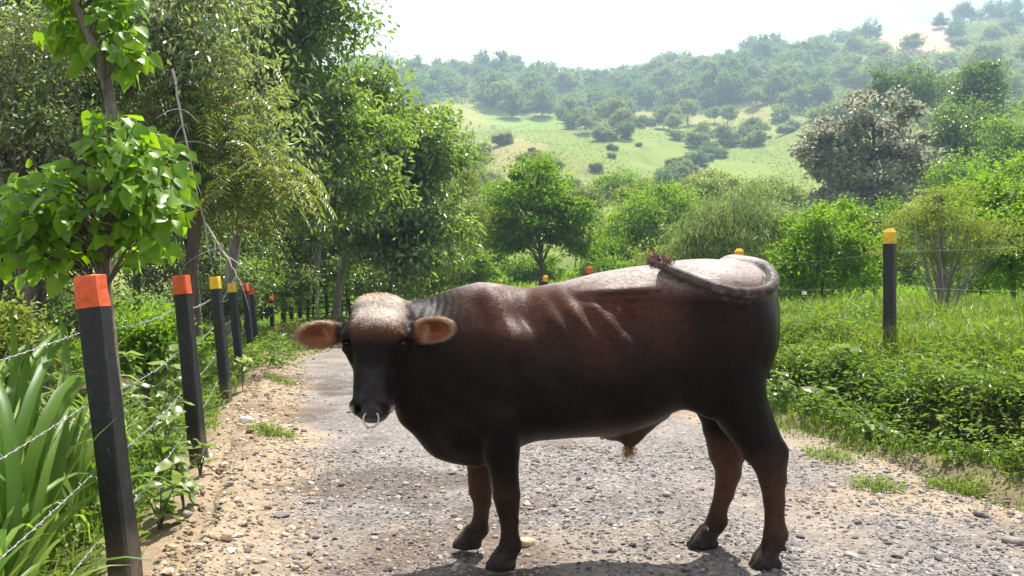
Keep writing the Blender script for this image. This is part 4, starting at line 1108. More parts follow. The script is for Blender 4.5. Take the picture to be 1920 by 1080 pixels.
    for i, (px, py, Y, w, h, sp, lab) in enumerate((
        (900, 470, 45, 1.6, 1.3, 'yellowish', 'pale scrubby bush left of the round tree trunk'), (1080, 370, 70, 2.4, 1.6, 'farpale', 'pale bush on the slope just right of the round tree top'),
        (1330, 350, 75, 2.8, 2.0, 'yellowish', 'yellow-green bush at the lower end of the gully'), (1450, 370, 70, 3.0, 1.5, 'farpale', 'thin pale bush at the foot of the sunny slope'),
        (1160, 350, 80, 2.6, 1.5, 'bright', 'small bright bush below the pasture knoll'), (1560, 420, 45, 1.8, 1.2, 'bright', 'green bush under the grey-mauve tree'),
        (1760, 420, 48, 2.6, 1.5, 'yellowish', 'yellow-green bush between the grey-mauve tree and the feathery tree'), (1000, 500, 44, 1.6, .7, 'round', 'low green hedge bush behind the round tree trunk'),
        (880, 500, 40, 1.4, .8, 'bright', 'low bright bush beside the road bend'), (1420, 480, 30, 1.4, .9, 'bright', 'bright bush behind the weeping tree'), (1340, 420, 48, 2.2, 1.6, 'bright', 'bright tree behind the weeping tree'),
        (1150, 505, 36, 1.3, .6, 'bright', 'low bush right of the round tree trunk'), (1260, 490, 34, 1.5, .8, 'yellowish', 'yellow-green bush above the tail tip'), (1320, 500, 28, 1.1, .6, 'round', 'green bush left of the weeping tree foot'),
        (1480, 510, 26, 1.2, .6, 'yellowish', 'yellowish bush right of the bull tail'), (1560, 500, 23, 1.1, .6, 'bright', 'dense low bush in the middle of the meadow edge'), (1690, 430, 34, 1.8, 1.2, 'round', 'dense green bush behind the yellow-capped tall post'),
        (1500, 440, 36, 1.8, 1.3, 'pale', 'pale bush between the weeping tree and the grey-mauve tree'), (1840, 500, 22, 1.2, .7, 'round', 'low dense bush behind the feathery tree'), (1100, 440, 48, 1.8, 1.3, 'yellowish', 'yellow-green bush behind the round tree on its right'),
        (1230, 360, 62, 2.6, 1.5, 'yellowish', 'yellow-green bush below the gully'), (1400, 400, 55, 2.6, 1.5, 'pale', 'pale bush on the slope behind the weeping tree'), (1010, 300, 110, 2.6, 1.4, 'farpale', 'pale bush behind the top of the round tree'), (900, 400, 60, 2.0, 1.6, 'yellowish', 'thin yellow-green tree at the left edge of the pasture'),
        (860, 300, 70, 2.4, 2.4, 'pale', 'pale loose tree against the left edge of the hillside'), (1800, 330, 50, 1.8, 1.3, 'bright', 'bright tree right of the grey-mauve tree foot'))):
        c = P(px, py, Y); k = 4000
        T('scrub_bush', c[0], Y, [(c[0], Y, c[2], w, w * .8, h), (c[0] - w * .5, Y, c[2] - h * .3, w * .7, w * .6, h * .7), (c[0] + w * .5, Y, c[2] - h * .25, w * .7, w * .6, h * .75)], sp, 'brown', lab, 3400, 70, .42 * w ** .5, .20 * (Y / 40) ** .7, .10 * (Y / 40) ** .7, .07, .03, .3, 1, 60 + i, cat='bush')
mid_trees()

# ---- trees of the far hills: a few kinds, each tree its own object
def far_protos():
    out = {}
    kinds = {
        'crowned': ([(0, 0, 6.5, 3.4, 3.4, 2.6), (1.6, .5, 5.2, 2.4, 2.4, 1.8), (-1.8, -.4, 5.4, 2.4, 2.4, 1.9), (0.3, 0, 8.4, 2.0, 2.0, 1.4)], 'far', 'dark'),
        'layered': ([(0, 0, 7.6, 4.6, 4.2, .8), (2.2, 0, 6.2, 3.0, 3, .7), (-2.4, .5, 6.4, 3.0, 3, .7), (.4, .2, 9.0, 2.6, 2.6, .7)], 'farpale', 'dark'),
        'tall': ([(0, 0, 8.5, 1.9, 1.9, 3.6), (.7, .2, 6.0, 1.8, 1.8, 2.0), (-.6, 0, 11.0, 1.3, 1.3, 1.6)], 'far', 'dark'),
        'low': ([(0, 0, 2.2, 2.6, 2.4, 1.7), (1.7, 0, 1.8, 1.7, 1.7, 1.3), (-1.6, .3, 1.7, 1.8, 1.8, 1.2)], 'farpale', 'dark'),
        'dense': ([(0, 0, 5.2, 3.9, 3.7, 3.6), (2.0, 0, 4.0, 2.6, 2.6, 2.6), (-2.2, 0, 4.2, 2.6, 2.6, 2.6)], 'far', 'dark')}
    for i, (k, (lobes, lf, bk)) in enumerate(kinds.items()):
        var = []
        for q in range(2):
            cc, cs, pos, d, n, L, W, va = crown_data(lobes, 1900, .95 if k != 'low' else .7, 90, .80, .52, .2, 1.0, 200 + i * 7 + q, .7, .36)
            v, t = diamonds(pos, d, n, L, W)
            g = Geo(); woody(g, [0, 0, -.6], [0, 0, max(l[2] for l in lobes)], .26, .08, cc, seed=i, nb=10, thin=.05, fork=.25)
            g.put(v, t, None, np.repeat(va, 4))
            nwood_t = sum(len(a) for a in g.t[:-1])
            nt, nq = sum(len(a) for a in g.t), sum(len(a) for a in g.q)
            idx = np.zeros(nt + nq, int); idx[nwood_t:nt] = 1
            var.append(g.mesh('far_tree_' + k, [BARK[bk], LM[lf]], False, idx))
        out[k] = var
    return out
def far_trees():
    pr = far_protos(); r = np.random.default_rng(77)
    used = []
    look = {'crowned': 'round-crowned', 'layered': 'flat-topped', 'tall': 'slender', 'low': 'low', 'dense': 'bushy'}
    def put(kind, x, y, sc, label, group, cat='tree'):
        label = look[kind] + ' ' + label
        o = bpy.data.objects.new('hill_shrub' if kind == 'low' else 'hillside_tree', pr[kind][r.integers(0, 2)]); COL.objects.link(o)
        o.location = (x, y, float(zg(x, y)) - (.1 if kind == 'low' else 1.9 * sc)); o.rotation_euler = (r.normal(0, .04), r.normal(0, .04), r.uniform(0, 6.28))
        o.scale = (sc * r.uniform(.85, 1.2), sc * r.uniform(.85, 1.2), sc * r.uniform(.85, 1.15))
        props(o, label, cat, group); used.append((x, y))
    def scatter(n, pxr, dr, kinds, scr, label, group, mind=3.0, cond=None, cat='tree'):
        c = 0; tries = 0
        while c < n and tries < n * 40:
            tries += 1
            D = r.uniform(*dr); px = r.uniform(*pxr)
            x = (px - 960) * D / FPX
            z = float(zg(x, D)); py = HOR - (z - EYE) * FPX / D
            if cond is not None and not cond(px, py, D): continue
            if any((x - a) ** 2 + (D - b) ** 2 < mind ** 2 for a, b in used[-160:]): continue
            put(kinds[r.integers(0, len(kinds))], x, D, r.uniform(*scr) * (1.22 if cat == 'tree' else 1), label, group, cat); c += 1
    # ridge skyline, then the wooded band beneath it
    scatter(36, (660, 1470), (495, 525), ['crowned', 'dense', 'layered', 'dense', 'crowned'], (1.0, 1.75), 'tree on the skyline of the hazy wooded ridge', 'trees along the ridge skyline', 7)
    scatter(100, (640, 1500), (345, 490), ['dense', 'crowned', 'layered', 'dense', 'crowned'], (.9, 1.6), 'tree in the bluish wood below the ridge', 'trees of the wooded band below the ridge', 6, lambda px, py, D: py < 222 + 20 * math.sin(px * .013))
    scatter(34, (1060, 1500), (255, 350), ['layered', 'low', 'dense'], (.55, 1.0), 'tree scattered between the wood and the pasture', 'scattered trees above the pasture', 6, lambda px, py, D: not (920 < px < 1060 and py > 212))
    # gully between the two pastures
    for i in range(26):
        f = r.random(); px = 1230 + 150 * f + r.normal(0, 12); D = 175 + 105 * f + r.normal(0, 6)
        put(['low', 'dense', 'low'][i % 3], (px - 960) * D / FPX, D, r.uniform(.45, .8), 'bush in the gully between the two sunny pastures', 'bushes in the gully', 'bush')
    scatter(9, (880, 1220), (170, 250), ['low'], (.3, .6), 'lone bush on the dry pasture knoll', 'lone bushes on the knoll', 8, None, 'bush')
    scatter(14, (840, 960), (110, 230), ['low', 'dense', 'layered'], (.5, .85), 'tree along the left edge of the pasture', 'trees along the left edge of the pasture', 5)
    # the big hill on the right
    scatter(34, (1420, 1700), (330, 515), ['dense', 'crowned', 'dense', 'layered'], (.8, 1.4), 'tree on the wooded shoulder of the right-hand hill', 'trees on the shoulder of the right-hand hill', 6, lambda px, py, D: not (1640 < px < 1790 and 30 < py < 100))
    scatter(48, (1480, 1980), (200, 420), ['layered', 'low', 'dense', 'layered'], (.6, 1.25), 'tree scattered over the face of the right-hand hill', 'trees scattered over the right-hand hill', 6, lambda px, py, D: not (1640 < px < 1790 and 30 < py < 100) and not (px < 1540 and py > 225))
    scatter(12, (1740, 1990), (420, 520), ['dense', 'crowned'], (.8, 1.3), 'tree on the crest of the right-hand hill', 'trees on the crest of the right-hand hill', 9)
    scatter(16, (1560, 1980), (110, 200), ['dense', 'low', 'layered'], (.5, .8), 'tree at the bottom of the right-hand slope', 'trees low on the right-hand slope', 5)
    scatter(26, (0, 700), (120, 420), ['dense', 'crowned', 'layered'], (.9, 1.4), 'tree on the hill glimpsed through the left-hand grove', 'trees behind the left-hand grove', 7)
    scatter(16, (1080, 1540), (85, 140), ['low', 'layered'], (.4, .6), 'bush at the bottom of the sunny slope', 'bushes at the bottom of the slope', 5, None, 'bush')
far_trees()

def woods():
    """closed canopy of the far woods where single trees no longer show"""
    r = np.random.default_rng(91)
    def canopy(name, n, pxr, dr, leaf, hmax, size, cond, label):
        D = r.uniform(*dr, n); px = r.uniform(*pxr, n); x = (px - 960) * D / FPX
        z = zg(x, D); row = HOR - (z - EYE) * FPX / D
        hn = np.clip(.5 + .9 * fbm(x, D, 9, 95, 3), .08, 1.1)
        k = cond(px, row, D, fbm(x, D, 45, 96, 3)); x, D, z, hn = x[k], D[k], z[k], hn[k]; m = len(x)
        f = r.random(m) ** .5
        pos = np.stack([x, D, z + hmax * hn * f], 1)
        d = r.normal(0, 1, (m, 3)) * [1, 1, .5]; nn = r.normal(0, .5, (m, 3)) + [0, -.2, 1]
        var = np.clip(.5 * (.5 + .9 * fbm(x, D, 8, 97, 2)) + .5 * r.random(m), 0, 1)
        L = size * r.uniform(.6, 1.3, m)
        props(add(name, leaf_mesh(name, pos, d, nn, L, L * .7, var, LM[leaf])), label, 'woodland', None, 'stuff')
    canopy('wooded_band', 60000, (560, 1560), (335, 535), 'far', 7.5, 1.5, lambda p, w, D, q: w < 214 + 16 * np.sin(p * .013) + 30 * q, 'closed bluish canopy of the wood along the far ridge')
    canopy('hill_scrub', 80000, (1400, 2050), (230, 530), 'farpale', 4.0, 1.3, lambda p, w, D, q: (q > -.30) & ~((p > 1640) & (p < 1790) & (w > 25) & (w < 100)) & ~((p < 1540) & (w > 215)), 'pale scrub covering the right-hand hill')
    canopy('pasture_scrub', 26000, (700, 1520), (250, 350), 'farpale', 3.2, 1.1, lambda p, w, D, q: (q > -.1) & (w < 245) & ~((p > 920) & (p < 1070) & (w > 210)), 'low pale scrub above the pastures')
    canopy('pasture_tufts', 16000, (860, 1560), (130, 330), 'farpale', .5, .55, lambda p, w, D, q: q > -.5, 'small tufts dotted over the pastures')
    canopy('lower_scrub', 14000, (1480, 2050), (90, 235), 'farpale', 2.4, .75, lambda p, w, D, q: (q > .0) & ~((p < 1560) & (w > 225) & (w < 380)), 'scrub low on the right-hand slope')
woods()
# ------------------------------------------------------------------ grass and weeds
GM = {
    'grass': leafmat('grass_blade', [(0, (.055, .12, .012)), (.5, (.095, .18, .018)), (.85, (.17, .24, .03)), (1, (.36, .30, .10))], (.30, .45, .03), .45, .45, .4),
    'lawn': leafmat('lawn_blade', [(0, (.09, .20, .012)), (.5, (.14, .27, .016)), (1, (.24, .33, .03))], (.36, .58, .02), .5, .5, .3),
    'weed': leafmat('weed_leaf', [(0, (.035, .090, .010)), (.45, (.080, .165, .016)), (.8, (.17, .25, .03)), (1, (.30, .27, .07))], (.24, .38, .03), .46, .46, .35),
    'tall': leafmat('tall_grass_blade', [(0, (.06, .15, .02)), (.5, (.11, .22, .03)), (1, (.20, .30, .06))], (.32, .54, .04), .52, .42, .3),
    'dry': leafmat('dry_grass', [(0, (.20, .15, .07)), (.6, (.36, .27, .13)), (1, (.17, .22, .05))], (.36, .30, .12), .4, .6, .2),
    'broad': leafmat('broad_leaf', [(0, (.10, .19, .04)), (.6, (.16, .25, .07)), (1, (.26, .33, .14))], (.30, .44, .08), .40, .30, .8),
}
def blades(x, y, h, w, lean=.5, seed=0, zf=zg, lift=0.0):
    """grass blades: one quad and a tip, bent over"""
    r = np.random.default_rng(seed); n = len(x)
    z = zf(x, y) - .015 + lift
    a = r.uniform(0, 6.28, n); dr = np.stack([np.cos(a), np.sin(a), 0 * a], 1)
    sd = np.stack([-np.sin(a), np.cos(a), 0 * a], 1)
    th = r.uniform(0, 3.14, n); sd = sd * np.cos(th)[:, None] + dr * np.sin(th)[:, None] * .5
    ln = (lean * r.random(n) * h)[:, None]
    b = np.stack([x, y, z], 1); up = np.array([0, 0, 1.0])
    mid = b + up * h[:, None] * .6 + dr * ln * .35
    tip = b + up * (h[:, None] - ln * .35) + dr * ln
    W = w[:, None] * .5
    v = np.stack([b - sd * W, b + sd * W, mid + sd * W * .8, mid - sd * W * .8, tip], 1).reshape(-1, 3)
    o = np.arange(n)[:, None] * 5
    return v, o + np.array([[3, 2, 4]]), o + np.array([[0, 1, 2, 3]])
def blade_obj(name, x, y, h, w, mat, lean=.5, seed=0, varfn=None):
    v, t, q = blades(x, y, h, w, lean, seed)
    r = np.random.default_rng(seed + 5)
    var = np.clip(.55 * (.5 + .8 * fbm(x, y, .9, 70)) + .45 * r.random(len(x)), 0, 1)
    o = add(name, mesh_np(name, v, t, q, False, {'var': np.repeat(var, 5)}, [mat])); return o
def weed_obj(name, x, y, h, spread, leaves, L, W, mat, seed=0, lift=0):
    r = np.random.default_rng(seed); n = len(x); k = n * leaves
    i = np.repeat(np.arange(n), leaves)
    z = zg(x, y)
    f = r.random(k) ** .7
    a = r.uniform(0, 6.28, k); dr = np.stack([np.cos(a), np.sin(a), 0 * a], 1)
    pos = np.stack([x[i], y[i], z[i] + lift], 1) + dr * (spread[i] * r.random(k) * (1.1 - .5 * f))[:, None] + np.array([0, 0, 1.]) * (h[i] * f)[:, None]
    d = dr + np.stack([r.normal(0, .3, k), r.normal(0, .3, k), r.normal(.1, .4, k)], 1)
    nn = np.stack([r.normal(0, .4, k), r.normal(0, .4, k), np.ones(k)], 1)
    Ls = L[i] * r.uniform(.6, 1.3, k)
    var = np.clip(.25 * r.random(n)[i] + .4 * r.random(k) + .35 * (.5 + .9 * fbm(x, y, 1.2, 88))[i], 0, 1)
    return add(name, leaf_mesh(name, pos, d, nn, Ls, Ls * W, var, mat))

def ground_cover():
    r = np.random.default_rng(50)
    def region(n, s0, s1, y0, y1, pw=1.0, tmax=.78):
        y = y0 + (y1 - y0) * r.random(n) ** pw; s = s0 + (s1 - s0) * r.random(n)
        x = s - .26 * y + bend(y); k = np.abs(x / y) < tmax
        return x[k], y[k], s[k]
    stuff = lambda o, lab, cat: props(o, lab, cat, None, 'stuff')
    # right bank turf
    x, y, s = region(105000, 3.85, 12.0, 4.0, 17, 1.35)
    nz = fbm(x, y, 1.0, 81)
    keep = r.random(len(x)) < np.clip(.07 + 1.2 * sstep(4.05, 4.65, s + .45 * nz), 0, 1) * (1 - .8 * sstep(4.95, 5.1, s) * sstep(5.5, 5.35, s))
    x, y, s, nz = x[keep], y[keep], s[keep], nz[keep]
    pc = bez(P(1380, 575, 17.5), P(1500, 598, 15.8), P(1640, 632, 14.0), 24); kp = np.min((x[:, None] - pc[None, :, 0]) ** 2 + (y[:, None] - pc[None, :, 1]) ** 2, 1) > .5 ** 2; x, y, s, nz = x[kp], y[kp], s[kp], nz[kp]
    h = (.035 + .085 * sstep(4.2, 4.8, s) + .06 * sstep(5.3, 6, s) + .18 * sstep(6.9, 8.5, s)) * r.uniform(.5, 1.5, len(x)) * (1 + .5 * nz)
    stuff(blade_obj('bank_grass', x, y, h, .006 + .0009 * y, GM['grass'], .9, 1), 'green grass covering the bank on the right of the road', 'grass')
    # bright meadow beyond
    x, y, s = region(60000, 7.5, 26, 13, 34, 1.2)
    pc = bez(P(1380, 575, 17.5), P(1500, 598, 15.8), P(1640, 632, 14.0), 24); kp = np.min((x[:, None] - pc[None, :, 0]) ** 2 + (y[:, None] - pc[None, :, 1]) ** 2, 1) > .5 ** 2; x, y = x[kp], y[kp]
    h = .22 * r.uniform(.5, 1.4, len(x)); stuff(blade_obj('meadow_grass', x, y, h, .012 + .0011 * y, GM['lawn'], .7, 2), 'sunlit bright green meadow grass beyond the right fence', 'grass')
    x, y, s = region(26000, -24, -5, 21, 60, 1.2)
    h = .25 * r.uniform(.5, 1.4, len(x)); stuff(blade_obj('clearing_grass', x, y, h, .02 + .0012 * y, GM['lawn'], .7, 3), 'sunlit grass in the clearing behind the left grove', 'grass')
    x = r.uniform(-7, 22, 26000); y = r.uniform(34, 62, 26000); h = .3 * r.uniform(.5, 1.4, 26000)
    stuff(blade_obj('far_meadow_grass', x, y, h, .09 * np.ones(26000), GM['lawn'], .7, 4), 'bright grass strip behind the far right posts', 'grass')
    # low weeds on the bank: leaf clumps
    x, y, s = region(9500, 4.35, 9.5, 4.4, 15, 1.35)
    keep = (r.random(len(x)) < (.12 + .88 * sstep(-.15, .35, fbm(x, y, 1.1, 82))) * (.35 + .65 * sstep(4.5, 5.0, s))) ; x, y, s = x[keep], y[keep], s[keep]
    kk = (np.abs(s - 5.16) > .22) | (r.random(len(s)) < .15 + .85 * sstep(-.15, .40, vnoise(y, y * 0, 1.25, 18))); x, y, s = x[kk], y[kk], s[kk]
    n = len(x); h = r.uniform(.05, .20, n)*(.5 + .9 * sstep(-.5, .5, fbm(x, y, .9, 89))) * (1 + .7 * sstep(5.0, 5.8, s)) * (.45 + .55 * sstep(4.4, 4.9, s)); stuff(weed_obj('bank_weeds', x, y, h, h * .75, 16, .022 + .022 * r.random(n) + .045 * (r.random(n) > .85) + .012 * sstep(5, 6, s), .50, GM['weed'], 6), 'leafy low weeds growing over the right bank', 'weeds')
    # curtain of weeds along the lip of the cut bank
    y = r.uniform(4.6, 16, 900); s = 5.36 + r.normal(0, .09, 900); jag = .22 * vnoise(y, (s - .26 * y) * .2, 1.4, 11); s = s + jag; x = s - .26 * y
    stuff(weed_obj('bank_lip_weeds', x, y, r.uniform(.06, .26, 900), r.uniform(.12, .30, 900), 20, .04 + .03 * r.random(900), .45, GM['weed'], 7), 'weeds overhanging the shaded cut in the right bank', 'weeds')
    # rank weeds at the foot of the cut
    y = r.uniform(4.6, 15, 700); s = 4.82 + r.normal(0, .12, 700); x = s - .26 * y; kk = r.random(700) < .25 + .75 * sstep(-.3, .3, vnoise(y, y * 0, 1.0, 19)); x, y = x[kk], y[kk]; n = len(x)
    stuff(weed_obj('bank_foot_weeds', x, y, r.uniform(.10, .34, n), r.uniform(.10, .25, n), 20, .03 + .035 * r.random(n), .48, GM['weed'], 27), 'rank weeds at the foot of the shaded cut', 'weeds')
    # left of the fence
    x, y, s = region(16000, -4.6, -.75, 2.4, 22, 1.3, .9)
    nz = fbm(x, y, 1.4, 83); keep = r.random(len(x)) < sstep(-.7, -1.1, s + .25 * nz) * sstep(-.5, .2, nz + .2 * (s + 2)); x, y, nz = x[keep], y[keep], nz[keep]
    stuff(blade_obj('verge_grass', x, y, r.uniform(.08, .32, len(x)), .006 + .001 * y, GM['grass'], .9, 8), 'short grass along the outside of the left fence', 'grass')
    x, y, s = region(2600, -5.5, -.72, 2.8, 24, 1.3, .9); s += .0
    keep = r.random(len(x)) < sstep(-.72, -1.0, s) * (.3 + .7 * sstep(-.3, .3, fbm(x, y, 1.2, 84))); x, y = x[keep], y[keep]
    n = len(x); h = r.uniform(.08, .38, n); stuff(weed_obj('undergrowth', x, y, h, h * .6, 16, .05 + .05 * r.random(n), .5, GM['weed'], 9), 'leafy undergrowth behind the left fence', 'weeds')
    # dry grass and weeds at the bend of the road
    y = r.uniform(16.5, 27, 9000); s = r.uniform(-1.0, 1.9, 9000); x = s - .26 * y + bend(y); k = s < left_edge(y) + .1; x, y = x[k], y[k]
    stuff(blade_obj('dry_grass', x, y, r.uniform(.1, .4, len(x)), .03 * np.ones(len(x)), GM['dry'], .9, 10), 'dry straw-coloured grass at the bend below the far posts', 'grass')
    y = r.uniform(12, 26, 420); s = r.uniform(-1.0, 1.6, 420); x = s - .26 * y + bend(y); k = s < left_edge(y) + .15; x, y = x[k], y[k]; n = len(x)
    stuff(weed_obj('bend_weeds', x, y, r.uniform(.1, .4, n), r.uniform(.1, .3, n), 20, .09 + .05 * r.random(n), .45, GM['weed'], 12), 'green weeds among the dry grass at the bend', 'weeds')
    # tufts on the dirt verge
    for (px, py, rr, n, nm, lab) in ((508, 820, .20, 320, 'verge_weed', 'low weed patch on the dirt verge past the second orange post'), (528, 720, .20, 300, 'verge_weed', 'small grassy weed on the verge beside the third post'),
                             (1640, 905, .17, 190, 'verge_weed', 'small grass tuft at the right edge of the gravel'), (1790, 905, .18, 240, 'verge_weed', 'grass tuft on the gravel near the right edge'), (1560, 850, .2, 200, 'verge_weed', 'thin grass tuft just right of the hind hock')):
        Y = EYE * FPX / (py - HOR); X = (px - 960) * Y / FPX
        a = r.uniform(0, 6.28, n); q = rr * r.random(n) ** .7
        v, t, qd = blades(X + q * np.cos(a), Y + 1.2 * q * np.sin(a), r.uniform(.03, .11, n), np.full(n, .010), 1.4, int(px), lambda a_, b_: zroad(a_, b_))
        m2 = n // 2; p = np.stack([X + q[:m2] * np.cos(a[:m2]), Y + 1.2 * q[:m2] * np.sin(a[:m2]), zroad(X + q[:m2] * np.cos(a[:m2]), Y + 1.2 * q[:m2] * np.sin(a[:m2])) + r.uniform(.01, .07, m2)], 1)
        lv, lt = diamonds(p, np.stack([np.cos(a[:m2]), np.sin(a[:m2]), .3 + 0 * a[:m2]], 1), r.normal(0, .3, (m2, 3)) + [0, 0, 1], .04, .018)
        tri = np.vstack([t, lt + len(v)]); var = np.concatenate([np.repeat(r.random(n) * .9, 5), np.repeat(r.random(m2) * .9, 4)])
        c = np.array([X, Y, float(zroad(np.array(X), np.array(Y)))])
        props(add(nm, mesh_np(nm, np.vstack([v, lv]) - c, tri, qd, False, {'var': var}, [GM['grass']]), None, c), lab, 'weed')
ground_cover()

# ---- tall arching grass at the left, blade by blade
def blade_mesh(L, arch, W, mat, seed):
    r = np.random.default_rng(seed); n = 10; t = np.linspace(0, 1, n)
    ang = R(82) - arch * t ** 1.7
    dx = np.cumsum(np.cos(ang)) * L / n; dz = np.cumsum(np.sin(ang)) * L / n
    c = np.stack([dx, 0 * t, dz], 1); w = W * np.minimum(1, .45 + 2.2 * t) * (1 - t ** 2.6) ** .8 + .0008
    tw = r.uniform(-.5, .5) * t
    l = c + np.stack([0 * t, np.cos(tw) * w, np.sin(tw) * w], 1) + np.stack([-np.sin(ang), 0 * t, np.cos(ang)], 1) * (w * .35)[:, None]
    rr = c - np.stack([0 * t, np.cos(tw) * w, np.sin(tw) * w], 1) + np.stack([-np.sin(ang), 0 * t, np.cos(ang)], 1) * (w * .35)[:, None]
    v = np.stack([l, c, rr], 1).reshape(-1, 3)
    q = [[i * 3 + j, i * 3 + j + 1, i * 3 + j + 4, i * 3 + j + 3] for i in range(n - 1) for j in (0, 1)]
    return v, q
def tall_grass():
    r = np.random.default_rng(60)
    protos = []
    for i in range(12):
        v, q = blade_mesh(r.uniform(.85, 1.45), r.uniform(.7, 2.6), r.uniform(.015, .024), None, i)
        protos.append((v, q, mesh_np('grass_blade', v, None, q, True, {'var': np.full(len(v), r.random())}, [GM['tall']])))
    clumps = [(-1.95, 2.75, .95, 'tall grass clump at the lower left corner of the photo'), (-2.18, 3.3, 1.1, 'tall arching grass clump left of the nearest orange post'), (-2.42, 4.15, 1.1, 'tall grass clump right behind the nearest orange post'),
              (-2.75, 3.9, 1.15, 'tall grass clump at the left edge behind the front clumps'), (-2.62, 4.9, .8, 'grass clump between the first two orange posts'), (-2.95, 5.8, .7, 'smaller grass clump beside the second orange post'),
              (-3.3, 5.0, 1.0, 'grass clump in the shade below the heart-leaved tree'), (-1.75, 2.35, .7, 'low grass clump at the bottom left below the wires'), (-2.55, 3.05, 1.1, 'tall grass clump cut by the left edge of the photo'), (-3.6, 7.0, .6, 'low grass clump beside the third post'),
              (-2.02, 2.95, 1.15, 'upright grass clump just left of the nearest post'), (-2.35, 3.55, 1.25, 'tallest grass clump left of the nearest orange post')]
    for ci, (x, y, sc, lab) in enumerate(clumps):
        z = float(zg(x, y)); root = add('grass_clump', None, None, (x, y, z)); props(root, lab, 'grass clump', 'tall grass clumps along the left fence')
        inner = Geo()
        for k in range(84):
            a = r.uniform(0, 6.28); q_ = r.random() ** .5 * .20; v, qd, me = protos[r.integers(0, 12)]
            s = sc * r.uniform(.65, 1.1); loc = (q_ * math.cos(a), q_ * math.sin(a), -.03)
            a2 = a + r.normal(0, .6)
            if math.cos(a2) > .25 and r.random() < .96: a2 = math.pi - a2
            rot = (r.normal(0, .1), r.normal(0, .1), a2)
            if k < 24:
                o = bpy.data.objects.new('blade', me); COL.objects.link(o); o.parent = root
                o.location = loc; o.rotation_euler = rot; o.scale = (s, s * 1.1, s)
            else:
                M = np.array(Matrix.LocRotScale(Vector(loc), __import__('mathutils').Euler(rot), Vector((s, s, s))))
                inner.put(v @ M[:3, :3].T + M[:3, 3], None, qd, r.random())
        o = add('inner_blades', inner.mesh('inner_blades', [GM['tall']]), root); o['kind'] = 'stuff'
tall_grass()

# ---- single plants with large leaves
def broad_plants():
    r = np.random.default_rng(64)
    ms = []
    for i in range(6):
        n = 7; t = np.linspace(0, 1, n); w = .30 * np.sin(math.pi * np.clip(t * .93 + .05, 0, 1)) ** .8
        dz = -.35 * t * t + .05 * np.sin(t * 9 + i); f = r.uniform(.1, .5)
        v = np.stack([np.stack([-w, t, dz + f * w + .02 * r.normal(0, 1, n)], 1), np.stack([0 * t, t, dz], 1), np.stack([w, t, dz + f * w + .02 * r.normal(0, 1, n)], 1)], 1).reshape(-1, 3)
        q = [[a * 3 + j, a * 3 + j + 1, a * 3 + j + 4, a * 3 + j + 3] for a in range(n - 1) for j in (0, 1)]
        ms.append(mesh_np('broad_leaf', v, None, q, True, {'var': np.full(len(v), (i + .5) / 6)}, [GM['broad']]))
    stem = BARK['brown']
    def plant(px, py, Y, h, L, nl, lab, on=None):
        x = (px - 960) * Y / FPX; z = float(zg(x, Y)); root = add('broad_leaf_plant', None, None, (x, Y, z)); props(root, lab, 'plant')
        g = Geo()
        for k in range(3):
            e = np.array([r.normal(0, .25 * h), r.normal(0, .25 * h), h * r.uniform(.75, 1.0)]); c = bez(np.array([0, 0, -.04]), e * [.2, .2, .6], e, 6); g.tube(c, np.linspace(.006, .003, 6), 4)
            for j in range(nl // 3):
                p = c[r.integers(2, 6)] if j else c[-1]; a = r.uniform(0, 6.28)
                o = bpy.data.objects.new('leaf', ms[r.integers(0, 6)]); COL.objects.link(o); o.parent = root
                s = L * r.uniform(.6, 1.2); o.location = p; o.rotation_euler = (r.normal(.25, .3), r.normal(0, .3), a); o.scale = (s, s, s)
        add('stem', g.mesh('stem', [stem]), root)
    plant(1530, 720, 7.6, .30, .15, 18, 'pale broad-leaved plant on the bank right of the bull tail end')
    plant(1575, 690, 8.2, .30, .15, 15, 'broad-leaved plant on the bank below the tall post')
    plant(1480, 690, 8.0, .35, .13, 18, 'broad-leaved weed touching the bull outline on the bank')
    plant(1680, 780, 6.4, .16, .13, 9, 'low pale-leaved plant at the foot of the bank')
    plant(1770, 790, 6.2, .20, .15, 12, 'pale large-leaved plant below the shaded cut')
    plant(1880, 820, 5.7, .18, .12, 9, 'small large-leaved plant at the right edge of the bank')
    plant(1625, 790, 6.6, .14, .11, 9, 'small pale plant among the grass below the tall post')
    plant(300, 700, 5.6, .55, .13, 30, 'leafy green plant between the first two orange posts')
    plant(345, 900, 4.5, .28, .12, 24, 'leafy weed at the foot of the fence behind the nearest post')
    plant(300, 920, 4.2, .30, .12, 24, 'dark leafy weed right of the nearest orange post')
    plant(290, 650, 7.2, .8, .16, 36, 'tall leafy plant left of the second orange post')
    plant(245, 650, 6.6, .75, .15, 30, 'bushy leafy plant right behind the nearest post')
    plant(375, 850, 5.3, .22, .10, 18, 'low leafy weed at the base of the second orange post')
    plant(455, 690, 9.6, .40, .14, 24, 'green weed between the two yellow-capped posts')
broad_plants()

